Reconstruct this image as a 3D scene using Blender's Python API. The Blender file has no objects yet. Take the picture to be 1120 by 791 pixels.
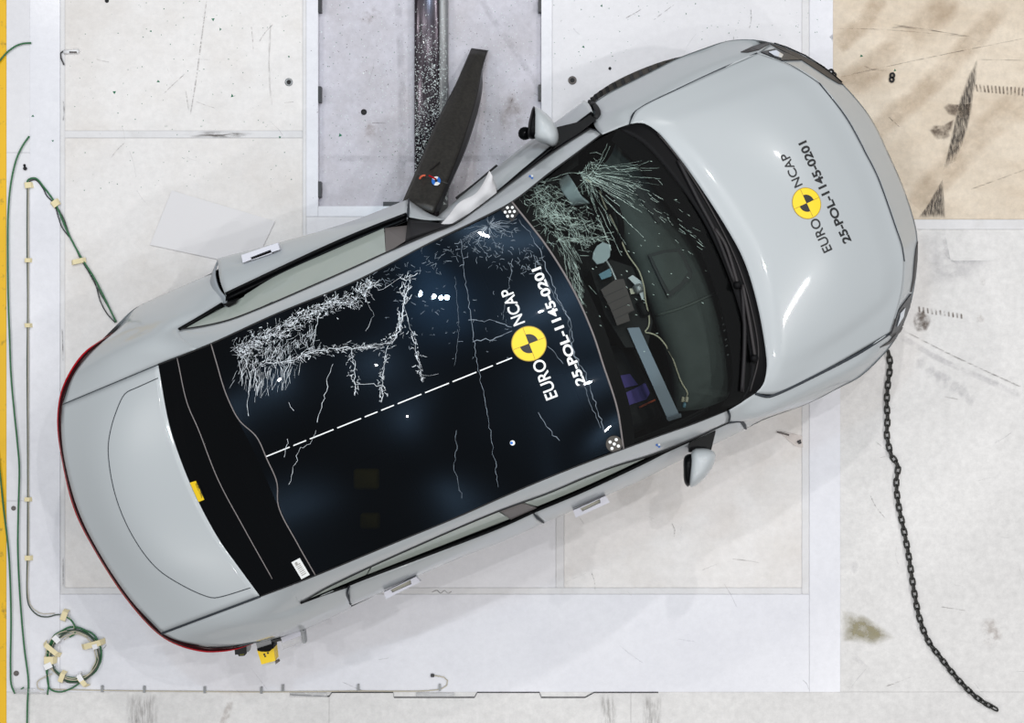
import bpy, bmesh, math, random
from mathutils import Vector, Matrix
from mathutils.bvhtree import BVHTree
random.seed(7)
scene = bpy.context.scene
COL = scene.collection

# ------------------------------------------------------------------ camera, world, lights
CAM_H, FPX = 7.5, 1340.0                       # camera height over the floor, focal length in pixels of the 1120 px frame
cam_d = bpy.data.cameras.new('camera'); cam = bpy.data.objects.new('camera', cam_d); COL.objects.link(cam)
cam_d.sensor_width = 36.0; cam_d.lens = FPX * 36.0 / 1120.0
cam.location = (0, 0, CAM_H); cam.rotation_euler = (0, 0, 0)
scene.camera = cam
scene.view_settings.view_transform = 'Standard'; scene.view_settings.look = 'None'
scene.view_settings.gamma = 1.0; scene.view_settings.use_curve_mapping = False
scene.view_settings.exposure = 0.0

w = bpy.data.worlds.new('hall_air'); scene.world = w; w.use_nodes = True
bg = w.node_tree.nodes['Background']; bg.inputs[0].default_value = (0.97, 0.98, 1.0, 1); bg.inputs[1].default_value = 0.20

def area(name, loc, size, power, color=(1, 1, 1), target=(0, 0, 0)):
    d = bpy.data.lights.new(name, 'AREA'); d.shape = 'DISK'; d.size = size; d.energy = power; d.color = color
    o = bpy.data.objects.new(name, d); COL.objects.link(o); o.location = loc
    o.rotation_euler = (Vector(target) - Vector(loc)).to_track_quat('-Z', 'Y').to_euler()
    return o
# hall lamps: two rows of broad fixtures high on the sides of the hall, and small spots near the camera rig
KEY = 0.305
for i, (x, y, p) in enumerate([(-5.5, 5.2, 330), (0.6, 5.8, 480), (5.5, 5.2, 420), (-7.4, 0.2, 330), (6.2, 0.2, 400),
                               (-6.6, -6.4, 320), (0.0, -5.6, 300), (5.0, -5.0, 320)]):
    area('hall_lamp', (x, y, 8.6), .18, p * KEY, (1.0, 0.985, 0.965), (x * .1, y * .1, 0))
for i, (x, y, p, c) in enumerate([(-1.75, 2.45, 60, (.6, .83, 1)), (-1.3, 2.35, 110, (.6, .83, 1)), (-1.1, 2.3, 50, (.6, .83, 1)), (-.95, 2.3, 50, (.6, .83, 1)),
                                  (1.3, 1.9, 230, (1, 1, 1)), (-1.9, -1.3, 120, (1, 1, 1)), (2.6, .9, 170, (1, 1, 1)), (2.2, -1.2, 140, (1, 1, 1)), (-2.9, .5, 130, (1, 1, 1))]):
    area('spot_lamp', (x, y, 8.4), .14 if i < 4 else .06, p * KEY, c, (x, y, 0))

# ------------------------------------------------------------------ helpers
def W(px, py, z=0.0):
    s = FPX / (CAM_H - z)
    return Vector(((px - 560.0) / s, -(py - 395.5) / s, z))
def tag(o, label=None, cat=None, group=None, kind=None):
    if label: o['label'] = label
    if cat: o['category'] = cat
    if group: o['group'] = group
    if kind: o['kind'] = kind
    return o
def empty(name, loc, label=None, cat=None, group=None):
    o = bpy.data.objects.new(name, None); o.empty_display_size = .1; COL.objects.link(o); o.location = loc
    return tag(o, label, cat, group)
def link(name, me, parent=None):
    o = bpy.data.objects.new(name, me); COL.objects.link(o)
    if parent is not None:
        o.parent = parent
        q = parent; off = Vector((0, 0, 0))
        while q is not None: off += q.location; q = q.parent
        o.location = -off
    return o
def mesh(name, verts, faces, mat, parent=None, smooth=False):
    me = bpy.data.meshes.new(name); me.from_pydata([tuple(v) for v in verts], [], faces); me.update()
    me.materials.append(M[mat] if isinstance(mat, str) else mat)
    if smooth: me.polygons.foreach_set('use_smooth', [True] * len(me.polygons))
    return link(name, me, parent)
class Geo:
    def __init__(s): s.v = []; s.f = []
    def add(s, v, f):
        n = len(s.v); s.v += [Vector(x) for x in v]; s.f += [tuple(i + n for i in q) for q in f]; return s
    def box(s, c, d, rz=0, rx=0, ry=0):
        R = Matrix.Rotation(rz, 3, 'Z') @ Matrix.Rotation(ry, 3, 'Y') @ Matrix.Rotation(rx, 3, 'X')
        x, y, z = d[0] / 2, d[1] / 2, d[2] / 2
        vs = [Vector(c) + R @ Vector(p) for p in [(-x, -y, -z), (x, -y, -z), (x, y, -z), (-x, y, -z), (-x, -y, z), (x, -y, z), (x, y, z), (-x, y, z)]]
        return s.add(vs, [(0, 3, 2, 1), (4, 5, 6, 7), (0, 1, 5, 4), (1, 2, 6, 5), (2, 3, 7, 6), (3, 0, 4, 7)])
    def prism(s, top, h):                       # top: list of 3D points, extruded straight down by h
        n = len(top); a = sum((top[i].x * top[(i + 1) % n].y - top[(i + 1) % n].x * top[i].y) for i in range(n))
        if a < 0: top = top[::-1]
        bot = [p - Vector((0, 0, h)) for p in top]
        return s.add(list(top) + bot, [tuple(range(n)), tuple(range(2 * n - 1, n - 1, -1))] + [(i, i + n, (i + 1) % n + n, (i + 1) % n) for i in range(n)])
    def tube(s, pts, r, n=6, closed=False):
        m = len(pts); base = len(s.v)
        for i, p in enumerate(pts):
            a = pts[(i - 1) % m] if (i or closed) else p; b = pts[(i + 1) % m] if (i < m - 1 or closed) else p
            t = (b - a).normalized() if (b - a).length > 1e-9 else Vector((1, 0, 0))
            up = Vector((0, 0, 1)) if abs(t.z) < .9 else Vector((1, 0, 0))
            e = t.cross(up).normalized(); g = e.cross(t)
            for k in range(n):
                q = 2 * math.pi * k / n; s.v.append(p + (e * math.cos(q) + g * math.sin(q)) * r)
        for i in range(m if closed else m - 1):
            j = (i + 1) % m
            for k in range(n):
                l = (k + 1) % n; s.f.append((base + i * n + k, base + j * n + k, base + j * n + l, base + i * n + l))
        if not closed:
            s.f.append(tuple(base + k for k in range(n))[::1]); s.f.append(tuple(base + (m - 1) * n + k for k in range(n))[::-1])
        return s
    def lathe(s, prof, n=24, mat=None):          # profile of (r, z)
        mat = mat or Matrix.Identity(4); base = len(s.v); m = len(prof)
        for k in range(n):
            a = 2 * math.pi * k / n
            for r, z in prof: s.v.append(mat @ Vector((r * math.cos(a), r * math.sin(a), z)))
        for k in range(n):
            l = (k + 1) % n
            for i in range(m - 1): s.f.append((base + k * m + i, base + l * m + i, base + l * m + i + 1, base + k * m + i + 1))
        return s
    def build(s, name, mat, parent=None, smooth=False): return mesh(name, s.v, s.f, mat, parent, smooth)
def cr(pts, n, closed=False):                   # smooth curve through points, n samples even in arc length
    P = [Vector(p) for p in pts]
    if len(P) == 2:
        return [P[0].lerp(P[1], i / (n - 1)) for i in range(n)]
    out = []; m = len(P); segs = m if closed else m - 1
    for i in range(segs):
        p1, p2 = P[i], P[(i + 1) % m]
        p0 = P[(i - 1) % m] if (closed or i > 0) else p1 + (p1 - p2)
        p3 = P[(i + 2) % m] if (closed or i < m - 2) else p2 + (p2 - p1)
        d0, d1, d2 = [max((b - a).length, 1e-6) ** .5 for a, b in ((p0, p1), (p1, p2), (p2, p3))]
        m1 = ((p1 - p0) / d0 - (p2 - p0) / (d0 + d1) + (p2 - p1) / d1) * d1
        m2 = ((p2 - p1) / d1 - (p3 - p1) / (d1 + d2) + (p3 - p2) / d2) * d1
        for k in range(12):
            t = k / 12; out.append(p1 * (2 * t**3 - 3 * t**2 + 1) + m1 * (t**3 - 2 * t**2 + t) + p2 * (-2 * t**3 + 3 * t**2) + m2 * (t**3 - t**2))
    if not closed: out.append(P[-1])
    else: out.append(out[0].copy())
    L = [0.0]
    for a, b in zip(out, out[1:]): L.append(L[-1] + (b - a).length)
    res = []; j = 0; N = n if not closed else n + 1
    for i in range(N):
        q = L[-1] * i / (N - 1)
        while j < len(L) - 2 and L[j + 1] < q: j += 1
        f = (q - L[j]) / max(L[j + 1] - L[j], 1e-9); res.append(out[j].lerp(out[j + 1], min(max(f, 0), 1)))
    return res if not closed else res[:-1]
def wp(pl, z=None): return [W(p[0], p[1], p[2] if len(p) > 2 else z) for p in pl]
def at_along(line, f):                           # point on a dense polyline at fraction f
    i = min(int(f * (len(line) - 1)), len(line) - 2); return line[i].lerp(line[i + 1], f * (len(line) - 1) - i)
CARC = W(528, 372, .55)
def loft(rows, nu, nv, rows3d=False):
    R = [cr(r if rows3d else wp(r), nu) for r in rows]
    G = []
    cols = [cr([R[k][i] for k in range(len(R))], nv) for i in range(nu)]
    for j in range(nv): G += [cols[i][j] for i in range(nu)]
    F = [(j * nu + i, j * nu + i + 1, (j + 1) * nu + i + 1, (j + 1) * nu + i) for j in range(nv - 1) for i in range(nu - 1)]
    s = 0
    for f in F:
        c = (G[f[0]] + G[f[2]]) / 2; n = (G[f[2]] - G[f[0]]).cross(G[f[3]] - G[f[1]])
        d = c - CARC; d.z = abs(d.z) + .3; s += n.dot(d)
    if s < 0: F = [f[::-1] for f in F]
    return G, F
SURF = {}
def panel(name, rows, nu, nv, mat, parent, thick=.004, key=None, rows3d=False, shape=None):
    G, F = loft(rows, nu, nv, rows3d)
    if shape:
        for j in range(nv):
            for i in range(nu): G[j * nu + i].z += shape(2 * i / (nu - 1) - 1, j / (nv - 1))
    if key: SURF[key] = (G, F)
    o = mesh(name, G, F, mat, parent, True)
    if thick:
        m = o.modifiers.new('thickness', 'SOLIDIFY'); m.thickness = thick; m.offset = -1
    return o
def bvh(*keys):
    V = []; F = []
    for k in keys:
        g, f = SURF[k]; n = len(V); V += g; F += [tuple(i + n for i in q) for q in f]
    return BVHTree.FromPolygons(V, F)
O = Vector((0, 0, CAM_H))
def hit(tree, px, py, off=.0015):               # point of a surface seen at a measured spot of the photograph
    d = (W(px, py, 0) - O).normalized(); r = tree.ray_cast(O, d); k = 0
    while r[0] is None and k < 6:
        d2 = (W(px + (.15, -.15, .11, -.4, .4, .9)[k], py + (.1, .13, -.17, .3, -.35, .6)[k], 0) - O).normalized(); r = tree.ray_cast(O, d2); k += 1
    if r[0] is None: r = tree.find_nearest(W(px, py, .9))
    n = r[1] if r[1].z > 0 else -r[1]
    return r[0] + n * off
def strip(pts, wd, name=None, mat=None, parent=None, geo=None, off=0, nrm=None):   # flat ribbon lying on a surface
    g = geo or Geo(); v = []; m = len(pts)
    for i, p in enumerate(pts):
        t = (pts[min(i + 1, m - 1)] - pts[max(i - 1, 0)])
        e = Vector((-t.y, t.x, 0)); e = e.normalized() if e.length > 1e-9 else Vector((1, 0, 0))
        ww = wd[i] if isinstance(wd, (list, tuple)) else wd
        v += [p + e * ww / 2 + Vector((0, 0, off)), p - e * ww / 2 + Vector((0, 0, off))]
    g.add(v, [(2 * i, 2 * i + 1, 2 * i + 3, 2 * i + 2) for i in range(m - 1)])
    return g if name is None else g.build(name, mat, parent)
def bead(pts, r, name, mat, parent, n=6): return Geo().tube(pts, r, n).build(name, mat, parent, True)
def patch_poly(tree, poly, name, mat, parent, off=.002, thick=.003, sub=3):   # a polygon of measured corners laid on a surface
    bm = bmesh.new(); vs = [bm.verts.new((p[0], p[1], 0)) for p in poly]; f = bm.faces.new(vs)
    bmesh.ops.triangulate(bm, faces=[f])
    for _ in range(sub):
        bmesh.ops.subdivide_edges(bm, edges=[e for e in bm.edges if e.calc_length() > 6], cuts=1)
        bmesh.ops.triangulate(bm, faces=bm.faces[:])
    bm.verts.ensure_lookup_table()
    V = [hit(tree, v.co.x, v.co.y, off) for v in bm.verts]; F = []
    for q in bm.faces:
        F.append(tuple(v.index for v in q.verts))
    bm.free()
    for i, q in enumerate(F):
        if (V[q[1]] - V[q[0]]).cross(V[q[2]] - V[q[0]]).z < 0: F[i] = q[::-1]
    o = mesh(name, V, F, mat, parent, False)
    if thick: md = o.modifiers.new('thickness', 'SOLIDIFY'); md.thickness = thick; md.offset = 1
    return o

# ------------------------------------------------------------------ materials
M = {}
def sr(r, g, b): 
    f = lambda c: (c / 255 / 12.92) if c / 255 <= .04045 else ((c / 255 + .055) / 1.055) ** 2.4
    return (f(r), f(g), f(b), 1)
def mat(name, col, rough=.5, metal=0, coat=0, spec=.5, alpha=1, noise=None, bump=0, emit=None):
    m = bpy.data.materials.new(name); m.use_nodes = True; nt = m.node_tree; p = nt.nodes['Principled BSDF']
    c = sr(*col); p.inputs['Base Color'].default_value = c; p.inputs['Roughness'].default_value = rough
    p.inputs['Metallic'].default_value = metal; p.inputs['Coat Weight'].default_value = coat; p.inputs['Coat Roughness'].default_value = .04
    p.inputs['Specular IOR Level'].default_value = spec; p.inputs['Alpha'].default_value = alpha
    tc = nt.nodes.new('ShaderNodeTexCoord')
    if noise:                                    # (scale, second colour, low, high[, stretch])
        n = nt.nodes.new('ShaderNodeTexNoise'); n.inputs['Scale'].default_value = noise[0]; n.inputs['Detail'].default_value = 7; n.inputs['Roughness'].default_value = .62
        mp = nt.nodes.new('ShaderNodeMapping'); mp.inputs['Scale'].default_value = noise[4] if len(noise) > 4 else (1, 1, 1)
        nt.links.new(tc.outputs['Object'], mp.inputs[0]); nt.links.new(mp.outputs[0], n.inputs[0])
        r = nt.nodes.new('ShaderNodeValToRGB'); r.color_ramp.elements[0].position = noise[2]; r.color_ramp.elements[1].position = noise[3]
        r.color_ramp.elements[0].color = c; r.color_ramp.elements[1].color = sr(*noise[1])
        nt.links.new(n.outputs[0], r.inputs[0]); nt.links.new(r.outputs[0], p.inputs['Base Color'])
        if name in ('plate', 'plate_plain', 'border', 'pit', 'beige', 'concrete', 'seam_tape'):      # fine trodden-in grime
            n3 = nt.nodes.new('ShaderNodeTexNoise'); n3.inputs['Scale'].default_value = 22; n3.inputs['Detail'].default_value = 10; n3.inputs['Roughness'].default_value = .75
            q = nt.nodes.new('ShaderNodeMapRange'); q.inputs[1].default_value = .35; q.inputs[2].default_value = .72; q.inputs[3].default_value = 1.0; q.inputs[4].default_value = .80 if name in ('pit', 'beige', 'concrete') else (.87 if name == 'plate' else .92)
            mx = nt.nodes.new('ShaderNodeVectorMath'); mx.operation = 'SCALE'
            nt.links.new(tc.outputs['Object'], n3.inputs[0]); nt.links.new(n3.outputs[0], q.inputs[0]); nt.links.new(r.outputs[0], mx.inputs[0]); nt.links.new(q.outputs[0], mx.inputs['Scale']); nt.links.new(mx.outputs[0], p.inputs['Base Color'])
    if bump:
        n2 = nt.nodes.new('ShaderNodeTexNoise'); n2.inputs['Scale'].default_value = 90; n2.inputs['Detail'].default_value = 4
        b = nt.nodes.new('ShaderNodeBump'); b.inputs['Strength'].default_value = bump; b.inputs['Distance'].default_value = .004
        nt.links.new(tc.outputs['Object'], n2.inputs[0]); nt.links.new(n2.outputs[0], b.inputs['Height']); nt.links.new(b.outputs[0], p.inputs['Normal'])
    M[name] = m; return m
def mark(name, col, scale, lo, hi, amax, stretch=(1, 1, 1), rot=0):   # worn-in dirt: see-through where the noise is low
    m = mat(name, col, .7); nt = m.node_tree; p = nt.nodes['Principled BSDF']
    tc = nt.nodes.new('ShaderNodeTexCoord'); mp = nt.nodes.new('ShaderNodeMapping'); mp.inputs['Scale'].default_value = stretch; mp.inputs['Rotation'].default_value = (0, 0, rot)
    n = nt.nodes.new('ShaderNodeTexNoise'); n.inputs['Scale'].default_value = scale; n.inputs['Detail'].default_value = 6; n.inputs['Roughness'].default_value = .65
    mr = nt.nodes.new('ShaderNodeMapRange'); mr.inputs[1].default_value = lo; mr.inputs[2].default_value = hi; mr.inputs[3].default_value = 0; mr.inputs[4].default_value = amax
    nt.links.new(tc.outputs['Object'], mp.inputs[0]); nt.links.new(mp.outputs[0], n.inputs[0]); nt.links.new(n.outputs[0], mr.inputs[0])
    at = nt.nodes.new('ShaderNodeAttribute'); at.attribute_name = 'wear'; mu = nt.nodes.new('ShaderNodeMath'); mu.operation = 'MULTIPLY'
    nt.links.new(mr.outputs[0], mu.inputs[0]); nt.links.new(at.outputs['Fac'], mu.inputs[1]); nt.links.new(mu.outputs[0], p.inputs['Alpha'])
def wear(o, vals):
    a = o.data.attributes.new('wear', 'FLOAT', 'POINT'); a.data.foreach_set('value', vals)
    return o
def glass(name, tint, rough=.0, haze=None, ior=1.45, body=None):
    m = bpy.data.materials.new(name); m.use_nodes = True; nt = m.node_tree; nt.nodes.clear()
    out = nt.nodes.new('ShaderNodeOutputMaterial'); t = nt.nodes.new('ShaderNodeBsdfTransparent'); t.inputs[0].default_value = (*tint, 1)
    g = nt.nodes.new('ShaderNodeBsdfGlossy'); g.inputs['Roughness'].default_value = rough; g.inputs[0].default_value = (1, 1, 1, 1)
    fr = nt.nodes.new('ShaderNodeFresnel'); fr.inputs[0].default_value = ior
    mx = nt.nodes.new('ShaderNodeMixShader'); nt.links.new(fr.outputs[0], mx.inputs[0]); nt.links.new(t.outputs[0], mx.inputs[1]); nt.links.new(g.outputs[0], mx.inputs[2])
    last = mx
    if haze:                                     # crazed laminate: a little broad scatter
        h = nt.nodes.new('ShaderNodeBsdfGlossy'); h.inputs['Roughness'].default_value = haze[0]; h.inputs[0].default_value = (*haze[2], 1)
        m2 = nt.nodes.new('ShaderNodeMixShader'); m2.inputs[0].default_value = haze[1]
        nt.links.new(mx.outputs[0], m2.inputs[1]); nt.links.new(h.outputs[0], m2.inputs[2]); last = m2
    if body:
        d = nt.nodes.new('ShaderNodeBsdfDiffuse'); d.inputs[0].default_value = sr(*body[1])
        m3 = nt.nodes.new('ShaderNodeMixShader'); m3.inputs[0].default_value = body[0]
        nt.links.new(last.outputs[0], m3.inputs[1]); nt.links.new(d.outputs[0], m3.inputs[2]); last = m3
    nt.links.new(last.outputs[0], out.inputs[0]); M[name] = m
WHITEP = (232, 230, 232)
mat('slab', (168, 166, 166), .8)
mat('plate', (234, 231, 230), .42, noise=(1.6, (219, 213, 208), .45, .78), bump=.05)
mat('plate_plain', (230, 229, 233), .38, noise=(.8, (222, 221, 226), .4, .8), bump=.04)
mat('border', (234, 234, 240), .25, noise=(2.2, (226, 226, 233), .4, .8), bump=.05)
mat('seam_tape', (223, 222, 224), .35, noise=(5, (212, 210, 210), .5, .8))
mat('pit', (205, 203, 213), .5, noise=(2.4, (186, 181, 186), .42, .75), bump=.12)
mat('beige', (230, 216, 197), .5, noise=(1.5, (206, 187, 163), .40, .80, (1.0, 2.4, 1)), bump=.06)
mat('concrete', (233, 231, 230), .5, noise=(1.3, (218, 216, 215), .42, .8), bump=.06)
mat('yellow_line', (236, 186, 22), .5, noise=(14, (150, 120, 40), .58, .75))
mat('steel', (104, 96, 104), .24, .7, noise=(9, (48, 43, 50), .38, .66, (9, .4, 1)))
mat('dark_metal', (62, 62, 64), .45, .5)
mat('chain', (58, 58, 56), .4, .6)
mat('grey_metal', (150, 152, 154), .4, .5)
mat('paint', (177, 182, 185), .32, coat=.6, spec=.4)
mat('paint_inner', (150, 156, 162), .5)
mat('black_plastic', (14, 14, 16), .5, spec=.1)
mat('black_gloss', (8, 9, 11), .3, spec=.1)
mat('rubber', (26, 26, 28), .7)
mat('gap', (38, 44, 52), .6)
mat('tyre', (62, 58, 54), .8, bump=.3)
mat('rim', (120, 122, 126), .35, .8)
mat('cloth_white', (228, 226, 228), .8)
mat('airbag', (206, 210, 214), .75)
mat('curtain', (150, 160, 153), .8, noise=(3, (132, 143, 136), .4, .7))
mat('brown_trim', (104, 98, 96), .6)
mat('dash', (78, 86, 84), .75, noise=(4, (64, 72, 70), .4, .7))
mat('dash_dark', (44, 48, 49), .6)
mat('seat', (24, 25, 28), .7)
mat('interior', (9, 10, 11), .8)
mat('brown_box', (66, 54, 52), .55)
mat('bar_grey', (124, 136, 152), .4)
mat('purple', (86, 70, 150), .7)
mat('orange', (206, 92, 60), .5)
mat('cream_wire', (190, 182, 158), .5)
mat('teal', (92, 132, 150), .5)
mat('crack', (214, 220, 226), .3)
mat('crack_green', (176, 200, 190), .3)
mat('crack_dim', (128, 140, 152), .4)
mat('seam_grey', (120, 114, 114), .4)
mat('yellow', (243, 205, 28), .45)
mat('yellow_dark', (120, 118, 30), .6)
mat('print_black', (24, 26, 28), .5)
mat('print_white', (240, 242, 242), .5)
mat('print_blue', (40, 110, 200), .5)
mat('label_grey', (170, 168, 164), .6)
mat('red_lamp', (176, 10, 28), .3, spec=.2)
mat('red_dark', (40, 6, 10), .25, spec=.15)
mat('lamp_chrome', (225, 232, 240), .08, .9)
mat('lamp_dark', (34, 36, 40), .25, spec=.3)
mat('drl', (58, 56, 56), .35, spec=.2)
mat('green_cable', (40, 104, 62), .45)
mat('dark_cable', (60, 74, 62), .5)
mat('beige_cable', (196, 188, 168), .5)
mat('black_cable', (42, 44, 46), .5)
mat('masking_tape', (232, 218, 176), .7)
mat('white_tape', (240, 240, 242), .4)
mat('paper', (224, 222, 224), .6)
mat('flake_green', (44, 118, 88), .6)
mat('black_panel', (46, 44, 40), .42, noise=(60, (33, 31, 29), .4, .6))
mat('black_panel_edge', (22, 19, 18), .35)
mat('plastic_clear', (224, 224, 226), .15, alpha=.35)
mat('bag', (236, 228, 224), .25, alpha=.55)
mat('mirror_glass', (60, 66, 68), .05, .9)
mat('shard', (226, 236, 236), .1, spec=.9)
glass('roof_glass', (.09, .10, .11), .012, haze=(.26, .008, (.35, .62, 1)), ior=1.30)  # blue put into the haze colour imitates the glow of the bluish lamps
glass('wind_glass', (.78, .84, .82), .005)
glass('side_glass', (.70, .76, .73), .02, body=(.62, (204, 214, 206)))
mark('soot', (52, 46, 44), 16, .36, .62, .85, (1, 1, 1))
mark('scuff', (88, 78, 70), 9, .40, .66, .62, (1, 8, 1))
mark('scuff_v', (124, 118, 114), 9, .40, .68, .5, (8, 1, 1))
mark('stain_brown', (150, 128, 112), 11, .42, .72, .42)
mark('stain_grey', (172, 170, 176), 7, .38, .72, .34)
mark('stain_tan', (186, 163, 136), 3.5, .34, .74, .5)
mark('stain_yellow', (150, 142, 108), 8, .34, .58, .75)
mark('tread', (92, 76, 64), 18, .34, .6, .7)
mark('skid', (50, 44, 42), 14, .36, .60, .85, (14, 1.4, 1), 0.35)

# ------------------------------------------------------------------ the floor
DEEP = -.06
floor = mesh('floor', [(-6, -5, DEEP), (6, -5, DEEP), (6, 5, DEEP), (-6, 5, DEEP), (-6, -5, DEEP - .1), (6, -5, DEEP - .1), (6, 5, DEEP - .1), (-6, 5, DEEP - .1)],
             [(0, 1, 2, 3), (7, 6, 5, 4), (4, 5, 1, 0), (5, 6, 2, 1), (6, 7, 3, 2), (7, 4, 0, 3)], 'slab')
tag(floor, kind='structure')
def slab(name, x0, y0, x1, y1, m, z=0.0, h=.06, gap=.14):
    c = [W(x, y, 0) for x, y in ((x0 + gap, y0 + gap), (x1 - gap, y0 + gap), (x1 - gap, y1 - gap), (x0 + gap, y1 - gap))]
    return Geo().prism([Vector((p.x, p.y, z)) for p in c], h + z).build(name, m, floor)
E0, E1, T0, B1 = -400, 1520, -320, 1100          # the floor goes on beyond the frame
slab('paint_line', -12, T0, 7, B1, 'yellow_line', .001)
slab('floor_plate', E0, T0, -12, B1, 'concrete')
slab('floor_plate', 7, T0, 33, 167, 'plate_plain'); slab('floor_plate', 7, 167, 33, 548, 'plate_plain'); slab('floor_plate', 7, 548, 33, 757, 'plate_plain')
slab('border_strip', 33, T0, 66, 757, 'border', .004)
slab('seam_strip', 66, T0, 71, 648, 'seam_tape')
slab('floor_plate', 71, T0, 331, 143, 'plate'); slab('seam_strip', 71, 143, 331, 151, 'seam_tape', .002); slab('floor_plate', 71, 151, 331, 643, 'plate')
slab('seam_strip', 331, T0, 335, 643, 'seam_tape', .001)
slab('border_strip', 335, T0, 348, 237, 'border', .003); slab('border_strip', 348, 225.5, 592, 237, 'border', .003); slab('border_strip', 592, T0, 604, 237, 'border', .003)
slab('pit_floor', 348, T0, 592, 225.5, 'pit', -.045, .06, 0)
slab('floor_plate', 604, T0, 877, 237, 'plate_plain'); slab('seam_strip', 877, T0, 885, 650, 'seam_tape', .001)
slab('floor_plate', 335, 237, 608, 643, 'plate_plain'); slab('seam_strip', 608, 237, 617, 643, 'seam_tape', .001)
slab('floor_plate', 617, 237, 877, 643, 'plate')
slab('seam_strip', 66, 643, 877, 650, 'seam_tape', .001)
slab('border_strip', 66, 650, 885, 757, 'border', .003)
slab('border_strip', 885, T0, 911, 240, 'border', .004); slab('border_strip', 885, 240, 919, 757, 'border', .004)
slab('floor_plate', 911, T0, E1, 240, 'beige', .001)
slab('seam_strip', 919, 240, E1, 251, 'seam_tape')
slab('floor_plate', 919, 251, E1, 757, 'concrete')
for a, b in ((7, 360), (360, 690), (690, E1)): slab('floor_plate', a, 757, b, B1, 'concrete')
# steel edging with stepped notches along the front of the white platform
strip(wp([(317, 760), (360, 762), (363, 757.5), (430, 757.5), (431, 763), (519, 763), (522, 757.5), (590, 757.5), (592, 763), (640, 763), (650, 757.5), (720, 757.5)], .006), .007, 'edge_strip', 'dark_metal', floor)
def floor_mark(name, poly, m, z=.006, core=None):     # worn-in mark that fades towards its rim
    if core is None: core = .72 if m in ('skid', 'tread') else .45
    n = len(poly); c = (sum(p[0] for p in poly) / n, sum(p[1] for p in poly) / n); V = []
    for k in (1.0, core): V += [W(c[0] + (p[0] - c[0]) * k, c[1] + (p[1] - c[1]) * k, 0) + Vector((0, 0, z)) for p in poly]
    V.append(W(*c, 0) + Vector((0, 0, z)))
    F = [(i, (i + 1) % n, n + (i + 1) % n, n + i) for i in range(n)] + [(n + i, n + (i + 1) % n, 2 * n) for i in range(n)]
    return wear(mesh(name, V, F, m, floor), [0.0] * n + [1.0] * (n + 1))
def blob(cx, cy, rx, ry, n=18, jit=.15, rot=0):
    out = []
    for k in range(n):
        a = 2 * math.pi * k / n; q = 1 + random.uniform(-jit, jit); x, y = rx * q * math.cos(a), ry * q * math.sin(a)
        out.append((cx + x * math.cos(rot) - y * math.sin(rot), cy + x * math.sin(rot) + y * math.cos(rot)))
    return out
def ribbon(pts, wd, name, m, z=.006):
    P = cr(wp(pts, z), max(6, len(pts) * 5)); V = []; k = len(P)
    for i, p in enumerate(P):
        t = P[min(i + 1, k - 1)] - P[max(i - 1, 0)]; e = Vector((-t.y, t.x, 0)).normalized()
        V += [p + e * wd * f for f in (-.5, -.22, .22, .5)]
    F = [(4 * i + j, 4 * i + j + 1, 4 * i + j + 5, 4 * i + j + 4) for i in range(k - 1) for j in range(3)]
    return wear(mesh(name, V, F, m, floor), [(0.0 if j in (0, 3) else 1.0) * (0.25 if i in (0, k - 1) else 1.0) for i in range(k) for j in range(4)])
floor_mark('scuff_mark', blob(238, 147.5, 40, 4.5), 'scuff', .007)
floor_mark('scuff_mark', blob(247, 148, 24, 3), 'scuff', .008)
ribbon([(226, 0), (220, 45), (214, 90), (208, 126)], .008, 'scratch', 'scuff')
ribbon([(296, 25), (294, 70), (297, 115)], .012, 'scratch', 'scuff_v')
floor_mark('skid_mark', [(1069.7, 61), (1068, 85), (1065, 103), (1060, 135), (1052, 160), (1044, 177), (1031, 187), (1037, 162), (1040.6, 145), (1050, 106), (1060, 80)], 'skid')
floor_mark('skid_mark', [(1031, 195), (1033, 216), (1034, 239), (1003.5, 239), (1015, 222.6), (1024, 207)], 'skid')
floor_mark('skid_mark', [(1031, 118), (1036, 113), (1050, 114), (1064, 112), (1062, 126), (1050, 130), (1037, 126)], 'tread')
floor_mark('skid_mark', [(1016, 143), (1020, 137), (1030, 137), (1044, 130), (1040, 150), (1033, 154), (1024, 154)], 'tread')
for k in range(14): 
    x = 1066 + k * 4.3; floor_mark('tread_mark', [(x, 92 + k * .3), (x + 1.8, 92 + k * .3), (x + 4.2 - k * .25, 101 + k * .4), (x + 2 - k * .25, 101 + k * .4)], 'tread')
for pts, wd in (([(912, 105), (975, 60), (1045, -5)], .22), ([(950, 150), (1020, 90), (1100, 5)], .16), ([(1000, 225), (1060, 160), (1125, 100)], .20), ([(915, 50), (945, 25), (965, -5)], .14)): ribbon(pts, wd, 'worn_streak', 'stain_tan', .004)
for pts, wd in (([(920, 84), (960, 75), (1030, 60), (1120, 42)], .006), ([(978, 27), (1000, 30), (1060, 40)], .007), ([(912, 31), (960, 32), (1060, 40)], .004), ([(945, 72), (955, 76), (970, 77)], .007),
                ([(1062, 207), (1090, 197), (1120, 186)], .007), ([(1070, 65), (1120, 66)], .005), ([(972, 128), (984, 139)], .006), ([(975, 30), (985, 29), (1003, 31)], .016)):
    ribbon(pts, wd, 'scratch', 'scuff')
ribbon([(989, 362), (1040, 388), (1120, 425)], .010, 'scratch', 'scuff'); ribbon([(985, 368), (1030, 394), (1075, 414), (1120, 434)], .045, 'tyre_track', 'stain_grey')
for k in range(11): x = 1004 + k * 4.6; floor_mark('tread_mark', [(x, 335 + k * .8), (x + 2, 335 + k * .8), (x + 2.6, 342 + k * .7), (x + .6, 342 + k * .7)], 'tread')
floor_mark('stain', blob(1008, 352, 10, 12), 'tread', .005)
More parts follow.
